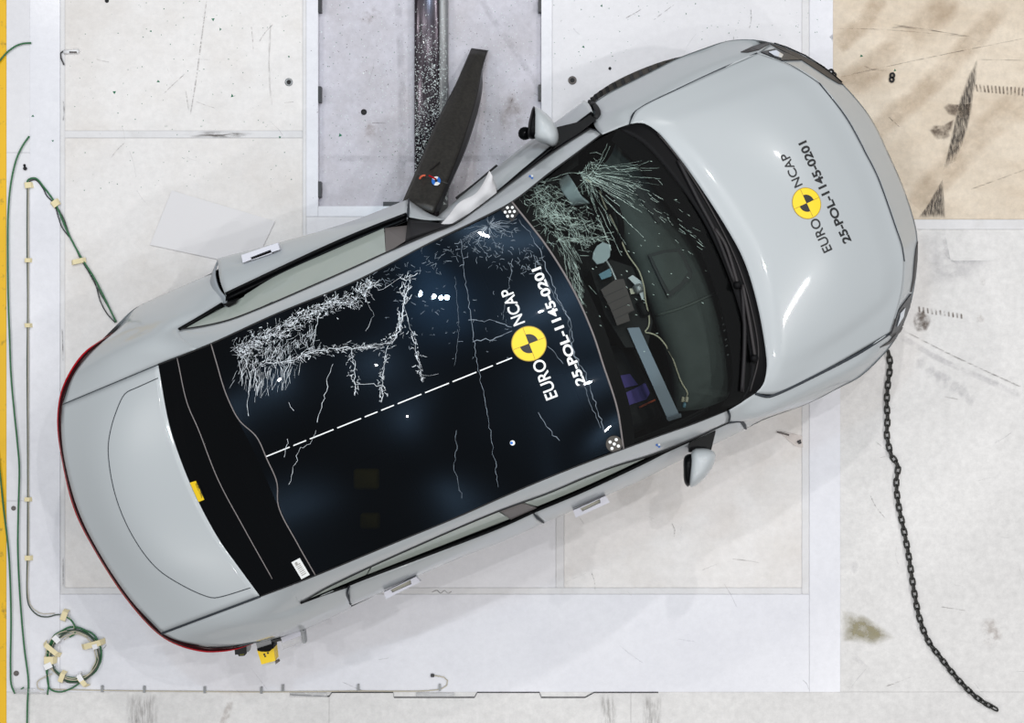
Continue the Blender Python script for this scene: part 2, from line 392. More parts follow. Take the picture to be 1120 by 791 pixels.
floor_mark('stain', [(1004, 252), (1032, 246), (1030, 275), (1050, 290), (1090, 285), (1085, 300), (1050, 312), (1010, 316), (1003, 290)], 'stain_grey', .004)
for k in range(7): floor_mark('tread_mark', blob(1008 + k * 9, 398 + k * 6, 7, 9, 10, .3), 'stain_grey', .004)
floor_mark('stain', blob(1075, 309, 4, 5), 'stain_brown'); floor_mark('stain', blob(1072, 350, 5, 7), 'stain_brown', .005)
floor_mark('stain', [(920, 667), (932, 668), (945, 672), (965, 685), (980, 698), (960, 706), (945, 705), (935, 703), (920, 702)], 'stain_yellow')
floor_mark('stain', [(922, 706), (934, 712), (950, 730), (944, 731), (930, 720)], 'stain_grey')
floor_mark('stain', blob(1084, 692, 13, 16), 'stain_brown', .004)
floor_mark('stain', blob(935, 620, 4, 9), 'stain_grey')
floor_mark('worn_patch', [(138, 758), (173, 758), (175, 800), (137, 800)], 'scuff_v'); floor_mark('worn_patch', [(655, 758), (674, 758), (676, 800), (657, 800)], 'scuff_v'); floor_mark('worn_patch', [(702, 758), (724, 758), (724, 800), (702, 800)], 'scuff_v')
floor_mark('worn_patch', [(250, 760), (258, 760), (250, 795), (238, 795)], 'stain_brown', .004)
floor_mark('stain', blob(560, 122, 15, 20, jit=.3), 'stain_brown', -.042); floor_mark('stain', blob(404, 15, 12, 10), 'stain_brown', -.042); floor_mark('stain', blob(406, 140, 10, 12), 'stain_brown', -.042)
ribbon([(523.5, -5), (545, 30), (565, 58), (593, 100)], .05, 'tyre_track', 'stain_grey', -.042)
ribbon([(348, 173), (450, 174), (592, 172)], .05, 'tyre_track', 'stain_grey', -.0425); ribbon([(436, 0), (440, 120), (438, 225)], .06, 'tyre_track', 'stain_grey', -.042)
ribbon([(472, 648), (478, 646), (482, 649), (486, 646), (490, 649), (494, 647)], .006, 'scratch', 'soot')
ribbon([(69, 110), (70, 120), (69, 132)], .006, 'scratch', 'soot'); ribbon([(68, 360), (69, 395)], .006, 'scratch', 'soot'); ribbon([(69, 610), (69, 642)], .006, 'scratch', 'soot')
for x0, y0, x1, y1, k in ((75, 5, 325, 140, 12), (75, 155, 320, 225, 7), (620, 560, 870, 640, 10), (610, 5, 870, 40, 6), (925, 430, 1115, 755, 16), (355, 5, 585, 220, 12), (100, 660, 880, 750, 10)):
    for _ in range(k):                            # faint random scratches of use
        x, y, a, l = random.uniform(x0, x1), random.uniform(y0, y1), random.uniform(0, 3.14), random.uniform(8, 34)
        ribbon([(x, y), (x + l * .5 * math.cos(a) + random.uniform(-2, 2), y + l * .5 * math.sin(a)), (x + l * math.cos(a), y + l * math.sin(a))], random.uniform(.003, .007), 'scratch', 'stain_grey' if random.random() < .5 else 'scuff', -.0425 if x0 == 355 else .0055)
# bolts and holes
def bolt(px, py, r, m1, m2, z=0.001):
    c = W(px, py, 0); o = Geo().lathe([(r, 0), (r, .004), (r * .72, .0055), (r * .55, .003)], 20, Matrix.Translation((c.x, c.y, z))).build('bolt_ring', m1, floor, True)
    Geo().lathe([(r * .56, .0015), (r * .3, .0025), (.0005, .0025)], 16, Matrix.Translation((c.x, c.y, z))).build('bolt_hole', m2, o, True)
for a in ((316, 90, .024, 'grey_metal', 'rubber'), (626, 88, .026, 'brown_trim', 'rubber'), (397, 121, .018, 'rubber', 'rubber', -.045), (15, 556, .014, 'brown_trim', 'brown_trim'), (18, 736.5, .016, 'brown_trim', 'brown_trim'), (667, 75, .009, 'rubber', 'rubber'), (117, 1, .012, 'rubber', 'rubber'), (27, 181, .008, 'rubber', 'rubber')): bolt(*a)
for (x, y, h) in ((349.5, 4, 18), (349.5, 103, 17), (349.5, 207, 17), (590.5, 6, 14), (590.5, 101, 17)):
    p = W(x, y, 0); Geo().box((p.x, p.y, -.02), (.02, h / 178.7, .045)).build('pit_bracket', 'dark_metal', floor)
p = W(428, 223, 0); Geo().box((p.x, p.y, -.02), (.10, .025, .045)).build('pit_bracket', 'dark_metal', floor)

# ------------------------------------------------------------------ steel beam lying in the pit
beam = empty('steel_beam', W(471.5, 100, -.045), 'dark polished steel beam lying in the grey floor pit, strewn with glass', 'beam')
def beam_prof(rows, name, m):
    v = []; ys = (W(0, T0, 0).y, W(0, 238, 0).y); n = len(rows)
    cx = W(471.5, 0, .03).x
    for y in ys: v += [Vector((cx + a, y, b)) for a, b in rows]
    return mesh(name, v, [(i, i + 1, n + i + 1, n + i) for i in range(n - 1)] + [tuple(range(n - 1, -1, -1)), tuple(range(n, 2 * n))], m, beam, True)
beam_prof([(-.103, -.045), (-.103, .015), (-.097, .024), (-.08, .03), (-.05, .036), (0, .04), (.03, .037), (.05, .034), (.05, -.045)], 'beam_face', 'steel')
beam_prof([(.05, -.045), (.05, .033), (.07, .03), (.09, .024), (.101, .012), (.102, -.045)], 'beam_flange', 'grey_metal')

# ------------------------------------------------------------------ the car: feature lines (measured spot, height above floor)
L1 = [(68.4, 442.5, .98), (120, 421, 1.12), (173, 399, 1.22), (231, 376, 1.38), (301, 344, 1.49), (390, 307, 1.55), (474, 264, 1.56), (521, 241.6, 1.53), (560, 221, 1.48), (600, 190, 1.37), (630, 168, 1.25), (658, 147, 1.13), (676, 140, 1.09), (689, 135.5, 1.06)]
R1 = [(177, 693, .98), (230, 673, 1.12), (284.5, 652.5, 1.22), (344, 630, 1.38), (432, 593.6, 1.49), (500, 565.7, 1.54), (550, 543.6, 1.56), (596, 524, 1.56), (640, 506.5, 1.53), (682, 491, 1.48), (720, 477, 1.38), (760, 463, 1.26), (795, 449, 1.13), (808, 442, 1.10), (826, 430.5, 1.06)]
S0 = [(68.4, 442.5, .98), (67, 467, .99), (70, 500, 1.0), (85, 557, 1.0), (107, 602, 1.0), (142, 655, .99), (177, 693, .98)]
S05 = [(120, 421, 1.12), (117, 460, 1.15), (121, 510, 1.165), (139, 565, 1.165), (170, 615, 1.15), (200, 645, 1.135), (230, 673, 1.12)]
S1 = [(173, 399, 1.22), (184, 460, 1.24), (193.5, 492, 1.25), (213, 540.6, 1.255), (238.7, 589, 1.245), (262, 622, 1.235), (284.5, 652.5, 1.22)]
S3 = [(231, 376, 1.38), (252, 440, 1.45), (283, 505, 1.48), (308, 562, 1.45), (344, 630, 1.38)]
SM = [(390, 307, 1.55), (415, 370, 1.60), (445, 440, 1.62), (472, 505, 1.60), (500, 565.7, 1.54)]
S4 = [(560, 221, 1.48), (599, 271, 1.55), (628, 319, 1.575), (648, 364, 1.58), (660, 400, 1.575), (675, 447, 1.545), (682, 491, 1.48)]
S45 = [(630, 168, 1.25), (672, 220, 1.34), (705, 275, 1.385), (724, 330, 1.395), (737, 380, 1.38), (748, 425, 1.34), (760, 463, 1.26)]
S5 = [(676, 140, 1.09), (705, 158, 1.10), (737, 195, 1.10), (768, 240, 1.10), (794, 295, 1.10), (812, 350, 1.10), (821, 395, 1.10), (819, 422, 1.10), (808, 442, 1.10)]
S53 = [(688.5, 135.7, 1.06), (702.5, 134.5, 1.065), (717, 142.5, 1.07), (738, 166.5, 1.075), (760.6, 197, 1.08), (795, 250, 1.085), (814, 286, 1.085), (829, 336, 1.085), (838, 389, 1.075), (838.6, 403, 1.07), (834.6, 421, 1.065), (826, 430.5, 1.06)]
S56 = [(760, 88.5, .965), (800, 108, 1.0), (850, 158, 1.035), (888, 220, 1.045), (911, 285, 1.035), (915, 345, 1.0), (892, 411, .965)]
S6 = [(828, 58, .84), (854, 67, .87), (877, 78, .88), (896, 91, .89), (925, 128, .90), (948, 170, .905), (960, 194, .905), (980, 250, .90), (987, 272, .89), (989, 286, .885), (987, 315, .87), (981, 340, .86), (973, 365, .84)]
S7 = [(843, 46, .68), (871, 57, .68), (900, 73, .68), (923, 93, .69), (952, 128, .7), (973, 170, .7), (990, 210, .7), (1003, 255, .69), (1003.5, 286, .68), (1000.5, 312, .68), (994, 340, .68), (984, 364, .68)]
HL = [(658, 147, 1.13), (676, 140, 1.09), (688.5, 135.7, 1.06), (692, 124.6, 1.04), (701, 117.5, 1.03), (740, 98, .99), (779, 79.6, .93), (828, 58, .84), (843, 46, .68)]
HR = [(797, 449.5, 1.12), (811, 441, 1.09), (826, 430.5, 1.06), (840, 434, 1.03), (851, 430.5, 1.02), (892, 411, .965), (940, 386, .9), (973, 365, .84), (984, 364, .68)]
L2 = [(196, 361, 1.17), (215, 358.5, 1.21), (249, 351, 1.29), (286, 337, 1.36), (344, 312, 1.42), (390, 291.6, 1.44), (422, 277, 1.45), (474, 255, 1.45), (497, 246, 1.43), (520, 230, 1.38), (568, 193.6, 1.25), (611, 163, 1.13), (646, 141, 1.05)]
R2 = [(329, 659, 1.14), (355, 644, 1.22), (375, 634, 1.28), (409, 618, 1.35), (453.6, 598, 1.4), (505, 575.5, 1.43), (550, 557, 1.44), (600, 539, 1.44), (640, 522, 1.40), (676, 508.6, 1.35), (708, 499, 1.27), (751, 482.5, 1.14), (797, 462, 1.03)]

car = empty('car', (CARC.x, CARC.y, 0), 'pale grey crash-tested electric car with a shattered black glass roof and crushed side', 'car')
# tailgate, glass, bonnet
tailgate = panel('tailgate', [S0, S05, S1], 40, 24, 'paint', car, key='tail')
rear_glass = panel('rear_window', [S1, S3], 40, 16, 'roof_glass', car, 0, key='rearglass')
SA = [(301, 344, 1.49), (330, 408, 1.55), (362, 472, 1.57), (395, 533, 1.55), (432, 593.6, 1.49)]; SB = [(474, 264, 1.56), (505, 325, 1.60), (535, 390, 1.625), (563, 450, 1.60), (596, 524, 1.56)]
roof_glass = panel('roof_glass', [S3, SA, SM, SB, S4], 44, 60, 'roof_glass', car, 0, key='roof')
windscreen = panel('windscreen', [S4, S45, S5], 44, 36, 'wind_glass', car, 0, key='screen')
cowl = panel('cowl_panel', [S5, S53], 44, 5, 'black_plastic', car, key='cowl')
S54 = [(698, 119, 1.036), (720, 127, 1.055), (742, 148, 1.067), (768, 180, 1.077), (798, 228, 1.083), (824, 284, 1.086), (840, 337, 1.084), (849, 386, 1.074), (854, 410, 1.055), (851, 430.5, 1.02)]
def ss(a, b, x): t = min(max((x - a) / (b - a), 0), 1); return t * t * (3 - 2 * t)
# raised centre of the bonnet with a soft crease along both flanks and across its nose
bonnet = panel('bonnet', [S53, S54, S56, S6], 84, 60, 'paint', car, key='hood', shape=lambda t, s_: .011 * ss(.90 - .10 * s_, .78 - .12 * s_, abs(t)) * ss(.0, .12, s_) * ss(.98, .80, s_))
bumper = panel('front_bumper', [S6, S7], 60, 12, 'paint', car, key='nose')
# ---- sides
QL = [[(68.4, 442.5, .98), (120, 421, 1.12), (173, 399, 1.22), (215, 382, 1.34)],
      [(80, 411, .97), (125, 388, 1.12), (165, 372, 1.20), (196, 361, 1.17)],
      [(98, 387, .95), (140, 367, 1.06), (190, 347, 1.10), (243.5, 334, 1.0)],
      [(114, 372.5, .92), (139, 358, .97), (188, 334, .97), (240, 318, .95)],
      [(127.5, 361, .84), (152, 340, .80), (190, 321, .80), (233, 302, .80)],
      [(129, 354, .62), (145, 339, .64), (158, 331.5, .66), (190, 317, .68), (231, 299, .70)]]
QR = [[(177, 693, .98), (230, 673, 1.12), (284.5, 652.5, 1.22), (325, 637, 1.33)],
      [(190, 699.5, .97), (250, 683, 1.10), (300, 668, 1.15), (329, 659, 1.14)],
      [(208, 704.5, .95), (265, 692, 1.02), (320, 674, 1.06), (380, 642, 1.0)],
      [(235, 708.5, .90), (280, 700, .93), (330, 680, .94), (381, 652, .93)],
      [(262, 706.5, .80), (295, 699, .78), (335, 684, .76), (384, 662, .76)],
      [(277, 704, .62), (300, 699, .62), (335, 688, .62), (384, 665, .62)]]
quarterL = panel('quarter_panel', QL, 30, 26, 'paint', car, key='ql')
quarterR = panel('quarter_panel', QR, 30, 26, 'paint', car, key='qr')
def midrow(A, B, up, n=20):
    a, b = cr(wp(A), n), cr(wp(B), n); return [(a[i] * .5 + b[i] * .5) + Vector((0, 0, up)) for i in range(n)]
RLa = [(203, 387, 1.295)] + L1[3:12]; RRa = [(313, 641.5, 1.29)] + R1[3:13]; L2a = [(184, 365, 1.165)] + L2; R2a = [(318, 663, 1.125)] + R2
railL = panel('roof_rail', [cr(wp(RLa), 60), midrow(RLa, L2a, .014, 60), cr(wp(L2a), 60)], 60, 9, 'paint', car, key='raill', rows3d=True)
railR = panel('roof_rail', [cr(wp(RRa), 60), midrow(RRa, R2a, .014, 60), cr(wp(R2a), 60)], 60, 9, 'paint', car, key='railr', rows3d=True)
FL = [HL, [(650, 137, 1.0), (700, 110, .985), (740, 90, .95), (780, 71, .89), (815, 54, .80), (832, 47, .68)], [(649, 126, .88), (700, 97, .87), (745, 73, .83), (785, 56, .77), (812, 47, .72), (829, 44.5, .68)],
      [(649, 112, .72), (665, 101.5, .72), (690, 89, .72), (715, 76.5, .72), (740, 64, .72), (772, 52, .71), (792, 45.5, .7), (810, 43, .69), (827, 43.5, .68)]]
FR = [HR, [(797, 462, 1.02), (840, 449.5, .99), (895, 422, .93), (945, 396, .86), (968, 380, .78), (982, 367, .68)], [(809, 463, .9), (845, 454, .88), (895, 431, .84), (940, 407, .79), (965, 388, .73), (981, 369, .68)],
      [(816, 469, .74), (836, 458.5, .74), (883, 442, .73), (918.6, 424, .72), (940, 413, .71), (963, 392, .70), (980, 370.5, .68)]]
fenderL = panel('fender', FL, 44, 18, 'paint', car, key='fl')
fenderR = panel('fender', FR, 44, 18, 'paint', car, key='fr')
# ---- doors
BL = [(247, 324, 1.0), (301, 298.5, 1.01), (360, 271, 1.01), (400, 254, 1.01), (445, 236.5, 1.0)]
DL = [BL, [(241, 308, .95), (290, 287, .95), (345, 266, .94), (400, 244, .93), (446, 227, .92)],
      [(238, 283.5, .78), (263, 277, .78), (304, 266, .78), (343.5, 255, .77), (361, 249.5, .76), (390, 240, .76), (446, 218, .74)],
      [(240, 290, .45), (304, 272, .45), (361, 256, .45), (446, 226, .45)]]
rdoorL = panel('rear_door', DL, 36, 20, 'paint', car, .03, key='rdl')
BR = [(380, 642, 1.0), (400, 634, 1.01), (475, 606, 1.01), (550, 577, 1.01), (584, 561.5, 1.01)]
rdoorR = panel('rear_door', [BR, [(382, 651, .93), (430, 634, .93), (500, 605, .93), (587, 567, .93)], [(384, 662, .76), (418, 648, .76), (457, 630, .76), (500, 611.5, .76), (550, 592, .75), (594.6, 572, .75)], [(384, 660, .45), (457, 626, .45), (550, 588, .45), (594, 569, .45)]], 36, 20, 'paint', car, .03, key='rdr')
BF = [(584.5, 561.3, 1.01), (639, 538.5, 1.01), (700, 510, 1.01), (727, 496.5, 1.01), (754, 484, 1.0), (795, 463.5, .99), (809, 461, .96)]
fdoorR = panel('front_door', [BF, [(588, 567, .93), (650, 541, .93), (728, 505, .92), (812, 465, .88)], [(595, 571.7, .75), (623, 560, .75), (664, 541.6, .75), (700, 526, .75), (730, 510.5, .75), (781, 486, .75), (815.5, 469.5, .74)], [(595, 569, .45), (664, 538, .45), (730, 507, .45), (815, 466, .45)]], 40, 20, 'paint', car, .03, key='fdr')
BC = [(482, 246, .93), (512, 232, .96), (541, 213, .98), (571, 188, .98), (602, 162, .98), (626, 140, .96), (648, 123, .94)]
fdoorL = panel('front_door', [BC, [(480, 243, .87), (520, 215, .90), (556, 184, .90), (590, 157, .90), (645, 115, .86)], [(478, 238, .78), (500, 219, .76), (536, 189, .74), (578, 155, .74), (607, 134, .74), (639, 109.5, .74)], [(478, 240, .45), (536, 195, .45), (607, 140, .45), (640, 118, .45)]], 40, 20, 'paint', car, .03, key='fdl')
# creased skin between the two crushed doors
panel('crushed_skin', [[(447.5, 237, .99), (466, 240, .97), (488.6, 240, .93)], [(448, 226, .90), (462, 232, .90), (478, 237, .86)], [(447, 218.5, .74), (456, 225, .78), (469, 234, .78)]], 14, 8, 'paint', car, .006)
bead(cr(wp([(447, 218, .75), (446.5, 228, .93), (446, 237, 1.0)]), 10), .006, 'door_edge', 'gap', car)
# flange of the sprung door
panel('door_flange', [[(238, 284, .76), (234, 300, .90), (239.5, 317, .97), (247.5, 326, 1.0)], [(230, 302, .70), (229, 312, .86), (235, 325, .95), (247.5, 338, .99)]], 18, 5, 'paint_inner', rdoorL, .01)
# windows
def sub(pl, x0, x1): return [p for p in pl if x0 <= p[0] <= x1]
def inset(rows, d): return [[(p[0], p[1] + d, p[2] - .01) for p in r] for r in rows]
gl = {}
WB_L = [(205, 356.5, 1.12), (243, 336, 1.02), (300, 302, 1.02), (360, 275, 1.02), (420, 249, 1.02)]
WT_L = [(199, 360.5, 1.16), (249, 351, 1.28), (286, 337, 1.35), (344, 312, 1.41), (390, 291.6, 1.43), (422, 278, 1.44)]
panel('window_glass', [[p for p in WT_L[1:]], [(268, 322.5, 1.02), (300, 303, 1.02), (360, 275.5, 1.02), (420, 249.5, 1.02)]], 30, 8, 'side_glass', rdoorL, 0, key='gwl')
panel('window_glass', [[(198, 360.8, 1.16), (215, 358, 1.20), (249, 351, 1.28), (275, 341, 1.33)], [(200, 359.5, 1.15), (222, 347, 1.08), (243, 337, 1.02), (266, 325, 1.02)]], 14, 6, 'side_glass', quarterL, 0)
Geo().add(wp([(266, 325, 1.03), (276, 319.5, 1.03), (300, 331, 1.37), (287, 337, 1.36)]), [(0, 1, 2, 3)]).build('pillar_trim', 'black_plastic', rdoorL)
Geo().add(wp([(243, 333, 1.03), (262, 325, 1.03), (258, 331, 1.09), (250, 336, 1.07)]), [(0, 1, 2, 3)]).build('latch_plate', 'black_plastic', quarterL)
Geo().add(wp([(421, 249.5, 1.02), (450, 246, 1.02), (443, 264, 1.38), (422, 277, 1.43)]), [(0, 1, 2, 3)]).build('pillar_trim', 'brown_trim', rdoorL)
panel('pillar_shell', [[(443, 266, 1.40), (470, 255, 1.40), (500, 243, 1.38)], [(446, 239, .99), (470, 242, .96), (490, 246, .93)]], 10, 6, 'black_plastic', car, .004)
panel('window_glass', [[(333, 657, 1.15), (355, 644.5, 1.215), (375, 634.5, 1.275), (405, 620.5, 1.34)], [(336, 656, 1.12), (362, 645, 1.05), (382, 636.5, 1.03), (400, 629, 1.03)]], 14, 5, 'side_glass', quarterR, 0)
panel('window_glass', [[(407, 620, 1.345), (453.6, 599, 1.395), (505, 576.5, 1.425), (545, 560, 1.435)], [(402, 628.5, 1.03), (475, 600, 1.03), (558, 567.5, 1.03)]], 26, 7, 'side_glass', rdoorR, 0)
panel('pillar_trim', [[(547, 559.3, 1.435), (570, 550, 1.435)], [(559, 569, 1.02), (588, 556, 1.02)]], 6, 5, 'brown_trim', rdoorR, .003)
panel('window_glass', [[(572, 549, 1.435), (600, 540, 1.43), (640, 523, 1.39), (676, 509.5, 1.34), (708, 500, 1.26), (745, 486, 1.14)], [(588, 554, 1.03), (639, 532.5, 1.03), (700, 504, 1.03), (727, 491, 1.03), (748, 484, 1.03)]], 30, 7, 'side_glass', fdoorR, 0)
for pl, par, d_ in ((BL, rdoorL, 5.5), (BR, rdoorR, -6.0), (BF[:6], fdoorR, -6.0)):
    panel('belt_strip', [[(p[0] - d_ * .1, p[1] + d_, p[2] + .004) for p in pl], [(p[0], p[1], p[2] + .002) for p in pl]], 30, 3, 'black_gloss', par, .004)
for pl, par in ((BL, rdoorL), (BR, rdoorR)):
    a = cr(wp([(p[0], p[1] - (2.2), p[2] + .012) for p in pl]), 40); Geo().tube(a, .010, 8).build('window_seal', 'black_gloss', par, True)
a = cr(wp([(p[0], p[1] - 2.2, p[2] + .012) for p in BF[:6]]), 40); Geo().tube(a, .010, 8).build('window_seal', 'black_gloss', fdoorR, True)
a = cr(wp([(196, 361, 1.17), (220, 347, 1.10), (243, 333, 1.02)]), 16); Geo().tube(a, .012, 8).build('window_seal', 'black_gloss', quarterL, True)
a = cr(wp([(329, 659, 1.145), (352, 650.5, 1.06), (380, 641, 1.01)]), 16); Geo().tube(a, .010, 8).build('window_seal', 'black_gloss', quarterR, True)
a = cr(wp([(p[0], p[1] + 1.5, p[2]) for p in BC[1:]]), 30); Geo().tube(a, .016, 8).build('window_seal', 'black_gloss', fdoorL, True)
for pl, sg, par in ((L2, -1, railL), (R2, 1, railR)): Geo().tube(cr(wp([(p[0], p[1] + sg * .6, p[2] - .004) for p in pl]), 60), .004, 6).build('rail_seal', 'rubber', par, True)
# black sheet standing in for the shade inside the smashed front side window
panel('opening_shade', [[(500, 245, 1.36), (520, 231, 1.34), (568, 195, 1.22), (611, 165, 1.10), (643, 144, 1.02)], [(490, 246, .92), (541, 215, .94), (571, 190, .94), (602, 164, .94), (646, 128, .90)]], 20, 5, 'black_plastic', fdoorL, .003)
# curtain airbags hanging behind the side windows
def back(rows, k): return [[(528 + (p[0] - 528) * k, 372 + (p[1] - 372) * k, p[2]) for p in r] for r in rows]
panel('curtain_airbag', back([[(245, 350, 1.27), (286, 337, 1.34), (344, 312, 1.40), (418, 279, 1.42)], [(262, 324, 1.0), (300, 303, 1.0), (360, 276, 1.0), (418, 251, 1.0)]], .975), 24, 8, 'curtain', car, .003)
panel('curtain_airbag', back([[(335, 658, 1.13), (375, 635, 1.26), (453, 600, 1.38), (550, 559, 1.42), (600, 541, 1.42), (640, 524, 1.38), (700, 503, 1.27), (740, 488, 1.13)], [(338, 657, 1.08), (382, 640, 1.0), (475, 602, 1.0), (560, 569, 1.0), (639, 535, 1.0), (700, 507, 1.0), (742, 488, 1.0)]], .985), 40, 6, 'curtain', car, .003)
# ---- rear light bar
LBi = [(128, 361.5, .86), (116, 371, .90), (103.5, 382, .93), (86, 403, .96), (73, 426, .975), (68.4, 442.5, .98), (67, 467, .985), (70, 500, .99), (85, 557, .99), (107, 602, .99), (142, 655, .985), (177, 692.5, .98), (200, 703, .965), (225, 708.5, .94), (240, 709, .92), (257, 707, .88), (277, 703.5, .82)]
LBo = [(128.5, 361, .83), (116, 368.5, .85), (105, 375.5, .88), (92, 385, .90), (79, 401.5, .92), (67.5, 425, .93), (63.4, 444, .935), (62.5, 467, .94), (66, 495.5, .94), (80.6, 557, .94), (103, 602, .94), (139, 657, .935), (173, 694, .93), (196, 707, .915), (223, 713.5, .90), (239, 713.5, .88), (257, 711, .85), (277, 704.5, .80)]
bar = empty('rear_light_bar', (0, 0, 0)); bar.parent = car; bar.location = -car.location
LBo = [(x, y, z + .03) for x, y, z in LBo]; li, lo = cr(wp(LBi), 90), cr(wp(LBo), 90)
def mixl(f, dz=0): return [li[i].lerp(lo[i], f) + Vector((0, 0, dz)) for i in range(90)]
panel('lens_dark', [li, mixl(.35, .004), mixl(.72)], 90, 4, 'red_dark', bar, 0, rows3d=True)
panel('lens_red', [mixl(.70), mixl(.9), mixl(1.0), mixl(1.0, -.03)], 90, 5, 'red_lamp', bar, 0, rows3d=True)
# ---- lower body all round, underbody
sil = [(816, 469), (836, 459), (883, 442), (918.6, 424), (940, 413), (963, 392), (980, 370.5), (994, 340), (1000.5, 312), (1003.2, 286), (1002.7, 255), (990, 210), (973, 170), (952, 128), (923, 93), (900, 73), (871, 57), (843, 46.5), (827, 43.5), (810, 43), (792, 45.5), (772, 52), (740, 64), (715, 76.5), (690, 89), (665, 101.5), (649, 112)]
crush = [(630, 118), (607, 135), (578, 157), (536, 192), (510, 214), (478, 238), (446, 224), (400, 238), (361, 252), (304, 268), (263, 279), (231, 299)]
rear = [(190, 317), (158, 331.5), (145, 339), (129, 354), (105, 378), (80, 403), (69, 426), (65, 444), (64, 467), (67.5, 495.5), (82, 557), (104.5, 601), (140, 655), (174, 692), (197, 704.5), (223, 711), (240, 711), (257, 708.5), (277, 704)]
right = [(300, 699), (335, 687), (384, 664), (418, 648), (457, 629.5), (500, 611), (550, 591.5), (594.6, 571.5), (664, 541), (730, 510), (781, 486)]
top = [W(x, y, .735 if (i < 6 or i > 20) else .70) for i, (x, y) in enumerate(sil)] + [W(x, y, .72) for x, y in crush] + [W(x, y, .66 if i < 3 else (.80 if i == 3 else .885)) for i, (x, y) in enumerate(rear)] + [W(x, y, .66) for x, y in right]
top = cr(top, 260, closed=True)
def ring(z, k): return [Vector((CARC.x + (p.x - CARC.x) * k, CARC.y + (p.y - CARC.y) * k, z)) for p in top]
rings = [[p - Vector((0, 0, .0)) for p in top], ring(.58, .995), ring(.42, .985), ring(.30, .965), ring(.20, .93)]
G = [p for r in rings for p in r]; n = 260
F = [(j * n + i, (j + 1) * n + i, (j + 1) * n + (i + 1) % n, j * n + (i + 1) % n) for j in range(2) for i in range(n)]
mesh('lower_body', G, F, 'paint', car, True)
F = [(j * n + i, (j + 1) * n + i, (j + 1) * n + (i + 1) % n, j * n + (i + 1) % n) for j in range(2, 4) for i in range(n)]
mesh('sill_cladding', G, F, 'black_plastic', car, True)
mesh('underbody', rings[4], [tuple(range(n))], 'interior', car)
# ---- wheels
AX = math.radians(24.6); ux = Vector((math.cos(AX), math.sin(AX), 0)); uy = Vector((-math.sin(AX), math.cos(AX), 0))
def wheel(c, toe):
    R = Matrix.Translation(c) @ Matrix.Rotation(AX + toe, 4, 'Z') @ Matrix.Rotation(math.pi / 2, 4, 'X')
    wh = empty('wheel', (0, 0, 0)); wh.parent = car; wh.location = -car.location
    Geo().lathe([(.22, -.10), (.30, -.115), (.335, -.105), (.348, -.08), (.35, 0), (.348, .08), (.335, .105), (.30, .115), (.22, .10)], 40, R).build('tyre', 'tyre', wh, True)
    g = Geo()
    for k in range(40):
        a = 2 * math.pi * k / 40; g.add([R @ Vector((math.cos(a + d) * r, math.sin(a + d) * r, z)) for r in (.346, .356) for d, z in ((0, -.10), (.05, -.10), (.05, .10), (0, .10))], [(4, 5, 6, 7), (0, 1, 5, 4), (1, 2, 6, 5), (2, 3, 7, 6), (3, 0, 4, 7)])
    g.build('tread', 'rubber', wh)
    Geo().lathe([(.225, -.10), (.21, -.03), (.06, -.07), (.001, -.075)], 30, R).build('rim', 'rim', wh, True)
    Geo().lathe([(.225, .10), (.21, .03), (.06, .07), (.001, .075)], 30, R).build('rim', 'rim', wh, True)
wheel(W(711, 106, .352), math.radians(-4))
wheel(W(880, 398, .352), math.radians(-4)); wheel(W(205, 345, .352), 0); wheel(W(318, 655, .352), 0)
# ---- shut lines between the panels
def seam(pl, r, name='shut_line', m='gap', par=None, off=.001, keys=None, n=40):
    if keys:
        t = bvh(*keys); pts = [hit(t, p.x, p.y, off) for p in cr([(q[0], q[1], 0) for q in pl], n)]
    else: pts = [p + Vector((0, 0, off)) for p in cr(wp(pl), n)]
    return Geo().tube(pts, r, 5).build(name, m, par or car, True)
seam(L1[:3], .0022); seam(R1[:3], .006)
seam([p for p in HL[2:8]], .0035); seam(HL[5:8], .004); seam(HR[2:8], .0075)
seam([(896, 91), (925, 128), (948, 170), (960, 194), (980, 250), (986.6, 270), (989, 286)], .0035, keys=('hood', 'nose'))
seam([(840, 61), (866, 72), (896, 91)], .0015, keys=('hood', 'nose'))
seam([(383, 638, 1.01), (380, 648, .97), (383.5, 661, .78)], .006); seam([(583, 561, 1.01), (588, 567, .94), (594.5, 572, .77)], .005)
seam([(797, 449.5, 1.12), (798.5, 456, 1.08), (797, 462, 1.03)], .004); seam([(646, 141, 1.05), (652, 143, 1.10), (658, 147, 1.13)], .003)
seam([(797, 462.5, 1.02), (809, 461, .97), (816, 469, .76)], .006)
seam(L1[2:12], .005, 'glass_seal', 'rubber', railL, -.001, n=60); seam(R1[2:13], .004, 'glass_seal', 'rubber', railR, -.001, n=60)
seam([(173, 413.6), (150, 424), (139, 429), (134.5, 434), (127, 451), (121.5, 469), (118.5, 492), (126, 540.6), (145, 586), (171, 621), (200, 640.6), (225, 652), (234, 654), (245, 652), (274, 643)], .0024, 'crease_line', 'gap', tailgate, keys=('tail',), n=90)
# black tube painting the shade in the gap between fender and sprung front door
bead(cr(wp([(648, 114, .78), (652, 118, .86), (654, 124, .92), (651, 130, .95)]), 10), .016, 'gap_shade', 'rubber', fdoorL, 8)
bead(cr(wp([(500, 219, .60), (520, 204, .60), (545, 183, .58)]), 10), .02, 'sill_edge', 'rubber', fdoorL, 8)
